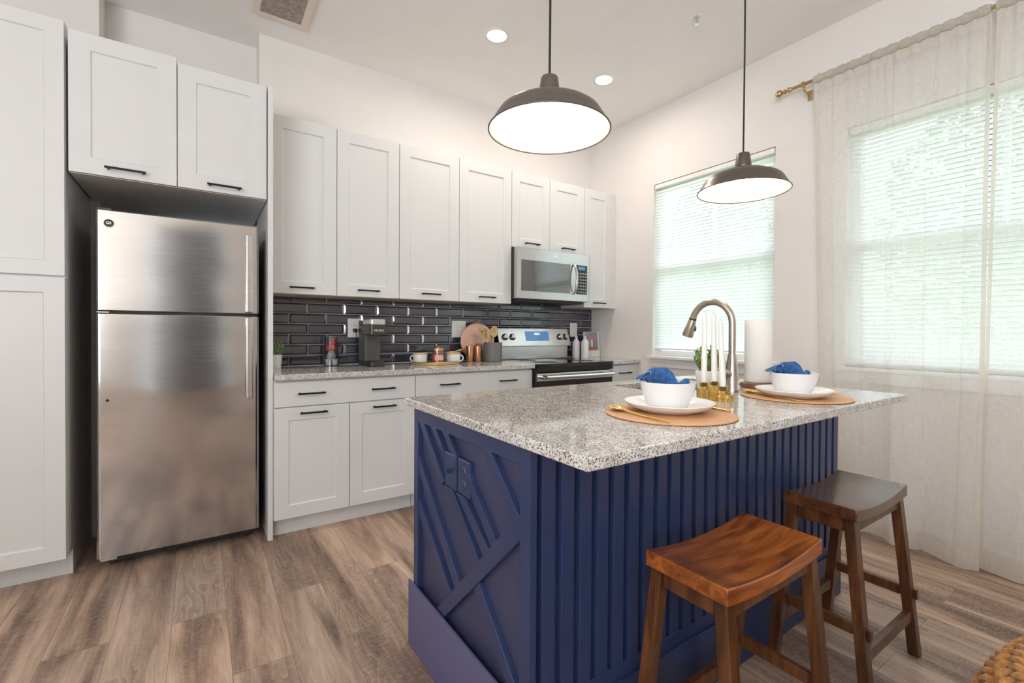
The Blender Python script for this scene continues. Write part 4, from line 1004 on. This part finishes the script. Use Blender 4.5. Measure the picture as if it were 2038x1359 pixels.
def curtain(label, y0, y1, seed, shift, phase, bulges):
    """panel hanging between y0 (left edge) and y1 (right edge); gathered pleats at the rod, broad folds below"""
    rn = random.Random(seed); W = y0 - y1
    t = thing('sheer_curtain', label, 'curtain', (rx, (y0 + y1) / 2, .01), 'sheer curtain panels')
    ph = [rn.random() * 6.28 for _ in range(8)]
    def f(u, z):
        h = max(0, min(1, (2.72 - z) / 2.7))                  # 0 at rod, 1 at floor
        y = y0 - W * u - shift * (1 - u) * h + (.012 * math.sin(5 * u + ph[0]) * h)
        top = math.exp(-h * 9)
        y -= .036 * math.sin(2 * PI * 5.2 * u + ph[5]) * (.35 + .65 * math.sin(2 * PI * 1.1 * u + ph[6]) ** 2) * (1 - top) * min(1, 4 * u) * min(1, 4 * (1 - u)) * (1 - .45 * h)
        x = top * .008 * (math.sin(2 * PI * 13 * u + ph[1]) + .6 * math.sin(2 * PI * 21 * u + ph[2]))
        w1 = math.sin(2 * PI * 2.6 * u + phase + .9 * math.sin(4 * u + ph[3])); fold = (abs(w1) ** .55) * (1 if w1 > 0 else -1) + .22 * math.sin(2 * PI * 7.3 * u + ph[4]) * (1 - .6 * h)
        x += (.016 + .010 * h) * fold * (1 - top)
        for (c, wd, am, st) in bulges:
            q = (u - c) / wd
            if abs(q) < 1: x -= am * (math.cos(q * PI) + 1) / 2 * max(0, (h - st) / (1 - st)) ** 1.3
        if shift < 0: x += .022 * h * max(0, 1 - u / .2)
        return (min(rx + .020 + x, XR - .022), y, z)
    NU = 150
    zs = [.105 + (2.672 - .105) * k / 40 for k in range(41)]
    def strip(za, n):
        g = G(); vs = [f(i / NU, z) for z in za for i in range(NU + 1)]
        fs = [(j * (NU + 1) + i, j * (NU + 1) + i + 1, (j + 1) * (NU + 1) + i + 1, (j + 1) * (NU + 1) + i) for j in range(len(za) - 1) for i in range(NU)]
        return g.add(vs, fs, True)
    obj('sheer_cloth', strip(zs, 40), linen_m, t, fixn=False)
    hm = strip([.006, .03, .055, .08, .105], 4); obj('bottom_hem', hm, hem_m, t, fixn=False)
    ed = G()
    for u0, u1 in ((0, .022), (.978, 1.0)):
        vs = []; 
        for z in zs:
            for k in range(4):
                p = f(u0 + (u1 - u0) * k / 3, z); vs.append((p[0] - .0012, p[1], p[2]))
        ed.add(vs, [(j * 4 + k, j * 4 + k + 1, (j + 1) * 4 + k + 1, (j + 1) * 4 + k) for j in range(len(zs) - 1) for k in range(3)], True)
    obj('side_hem', ed, hem_m, t, fixn=False)
    # sleeve wrapped round the rod
    NS = 160; vs = []; M = 14
    for i in range(NS + 1):
        u = i / NS; y = y0 - W * u
        rr = .0162 + .0022 * math.sin(2 * PI * 13 * u + ph[1]) + .0012 * math.sin(2 * PI * 31 * u)
        for k in range(M): a = 2 * PI * k / M; vs.append((rx + rr * math.cos(a), y, rz + rr * math.sin(a) * 1.45))
    g = G().add(vs, [(i * M + k, i * M + (k + 1) % M, (i + 1) * M + (k + 1) % M, (i + 1) * M + k) for i in range(NS) for k in range(M)], True)
    # skirt joining sleeve to cloth
    vs = []
    for z in (2.672, 2.695, 2.722):
        for i in range(NU + 1):
            p = f(i / NU, min(z, 2.72)); q = (z - 2.672) / .05; vs.append((p[0] * (1 - q) + (rx + .004) * q, p[1], z))
    g.add(vs, [(j * (NU + 1) + i, j * (NU + 1) + i + 1, (j + 1) * (NU + 1) + i + 1, (j + 1) * (NU + 1) + i) for j in range(2) for i in range(NU)], True)
    obj('rod_pocket', g, hem_m, t, fixn=False)
curtain('sheer off-white linen curtain panel, the left one beside the small window', -2.115, -2.917, 5, .055, 1.2, [(.86, .22, .085, .55), (.55, .16, .03, .4)])
curtain('sheer off-white linen curtain panel, the right one cut by the photo edge', -2.934, -3.75, 11, -.034, 4.0, [(.25, .26, .06, .5), (.8, .2, .05, .5)])

# ------------------------------------------------------------------ stools
def stool(cx, cy, label, smat):
    t = thing('bar_stool', label, 'bar stool', (cx, cy, 0), 'saddle seat bar stools at the island')
    hx, hy, zt, th = .2225, .114, .606, .040
    def seat(u, v, bottom):
        x = (u - .5) * 2 * hx; y = (v - .5) * 2 * hy
        dip = .020 * (1 - (x / hx) ** 2)
        z = zt - dip * (1 if not bottom else .75) - (th if bottom else 0)
        return (cx + x, cy + y, z)
    g = G(); nu, nv = 24, 6
    top = [seat(i / nu, j / nv, 0) for j in range(nv + 1) for i in range(nu + 1)]; bot = [seat(i / nu, j / nv, 1) for j in range(nv + 1) for i in range(nu + 1)]
    K = (nu + 1) * (nv + 1); fs = []
    for j in range(nv):
        for i in range(nu):
            a = j * (nu + 1) + i; fs += [(a, a + 1, a + nu + 2, a + nu + 1), (K + a + nu + 1, K + a + nu + 2, K + a + 1, K + a)]
    for i in range(nu):
        a, b = i, nv * (nu + 1) + i; fs += [(a + 1, a, K + a, K + a + 1), (b, b + 1, K + b + 1, K + b)]
    for j in range(nv):
        a, b = j * (nu + 1), j * (nu + 1) + nu; fs += [(a, a + nu + 1, K + a + nu + 1, K + a), (b + nu + 1, b, K + b, K + b + nu + 1)]
    g.add(top + bot, fs, True)
    obj('seat', g, smat, t, bev=.003)
    zl = zt - th - .001
    def leg_at(sx, sy, z): # centre line of a leg at height z
        q = 1 - z / zl; return Vector((cx + sx * (hx - .028 + .016 * q), cy + sy * (hy - .026 + .058 * q), z))
    for sx in (-1, 1):
        for sy in (-1, 1):
            a, b = leg_at(sx, sy, zl), leg_at(sx, sy, .0005); wx, wy = .017, .0165
            obj('leg', G().hexa([b + Vector((i * wx, j * wy, 0)) for i, j in ((-1, -1), (1, -1), (1, 1), (-1, 1))], [a + Vector((i * wx, j * wy, 0)) for i, j in ((-1, -1), (1, -1), (1, 1), (-1, 1))]), leg_m, t, bev=.002)
    za = zl - .024
    for sy in (-1, 1):
        a, b = leg_at(-1, sy, za), leg_at(1, sy, za); e = .0172
        obj('apron', G().bar(a + Vector((e, 0, 0)), b - Vector((e, 0, 0)), .018, .040), leg_m, t, bev=.0015)
        z2 = .145; a, b = leg_at(-1, sy, z2), leg_at(1, sy, z2)
        obj('stretcher', G().bar(a + Vector((e, 0, 0)), b - Vector((e, 0, 0)), .020, .038).bar(a - Vector((.0195, 0, 0)), a - Vector((.0172, 0, 0)), .020, .032).bar(b + Vector((.0172, 0, 0)), b + Vector((.0195, 0, 0)), .020, .032), leg_m, t, bev=.0015)
    for sx in (-1, 1):
        a, b = leg_at(sx, -1, za), leg_at(sx, 1, za); e = .0182
        obj('apron', G().bar(a + Vector((0, e, 0)), b - Vector((0, e, 0)), .018, .040), leg_m, t, bev=.0015)
        z2 = .222; a, b = leg_at(sx, -1, z2), leg_at(sx, 1, z2)
        obj('stretcher', G().bar(a + Vector((0, e + .002, 0)), b - Vector((0, e + .002, 0)), .018, .034).bar(a - Vector((0, .030, 0)), a - Vector((0, .0190, 0)), .018, .034), leg_m, t, bev=.0015)
    return t
stool(1.432, -2.822, 'reddish-brown saddle seat bar stool nearest the camera, orange-toned seat', seat_m)
stool(2.186, -2.790, 'dark brown saddle seat bar stool nearer the curtains', seat2_m)

# ------------------------------------------------------------------ knitted pouf in the lower right corner
px, py, PR, PH = 1.705, -3.63, .405, .42
t = thing('knitted_pouf', 'mustard chunky braided pouf cut off by the lower right photo corner', 'pouf', (px, py, 0))
prof = []
for k in range(15):
    a = -PI / 2 + PI * k / 14; prof.append((max(.0, (PR - .11) + .088 * math.cos(a)) if abs(a) < 1.55 else 0, .235 + .207 * math.sin(a)))
obj('cushion', G().lathe(prof, (px, py, 0), 40), plain('pouf_core', (.16, .07, .018), .95), t)
def braid(R, z, rs, ro, turns, tiltdir):
    gs = G()
    for s in (0, PI):
        pts = []
        M = turns * 10
        for k in range(M):
            a = 2 * PI * k / M; b = turns * a * tiltdir + s
            rr = R + ro * math.cos(b); pts.append((px + rr * math.cos(a), py + rr * math.sin(a), z + ro * .9 * math.sin(b)))
        gs.tube(pts, rs, 8, True)
    return gs
rows = []
for k in range(12):
    a = -1.25 + 2.6 * k / 11; rows.append(((PR - .105) + .100 * math.cos(a), .25 + .233 * math.sin(a)))
for k, r0 in enumerate((.262, .216, .170, .124, .078, .032)): rows.append((r0, .478 - .004 * k))
for k, (R, z) in enumerate(rows):
    obj('braid', braid(R, max(z, .022), .0105, .0105, max(4, int(2 * PI * R / .062)), 1 if k % 2 else -1), rope_m, t)

# ------------------------------------------------------------------ outside
def tree(x, y, h, label, seed):
    rn = random.Random(seed); t = thing('garden_tree', label, 'tree', (x, y, -.35), 'trees outside the windows')
    obj('trunk', G().tube([(x, y, -.352), (x + .1, y + .05, h * .5), (x, y, h)], [.16, .11, .05], 10), bark_m, t)
    g = G()
    for i in range(2600):
        u, v, w = rn.gauss(0, 1), rn.gauss(0, 1), rn.gauss(0, 1); n = math.sqrt(u * u + v * v + w * w) + 1e-6; q = rn.random() ** .4
        c = Vector((x + 1.5 * u / n * q, y + 1.7 * v / n * q, h * .62 + h * .52 * w / n * q)); a = Vector((rn.gauss(0, 1), rn.gauss(0, 1), rn.gauss(0, 1))).normalized(); b = a.cross(Vector((rn.random(), rn.random(), rn.random() + .01))).normalized()
        s = .09 + .06 * rn.random(); g.add([c - a * s, c + b * s * .55, c + a * s, c - b * s * .55], [(0, 1, 2, 3)])
    obj('foliage', g, treeleaf_m, t, fixn=False)
tree(12.5, -1.2, 5.2, 'leafy green tree outside, glimpsed through the gap between the curtains', 1)
tree(13.5, 5.2, 5.6, 'leafy green tree outside, faint behind the closed small blind', 2)
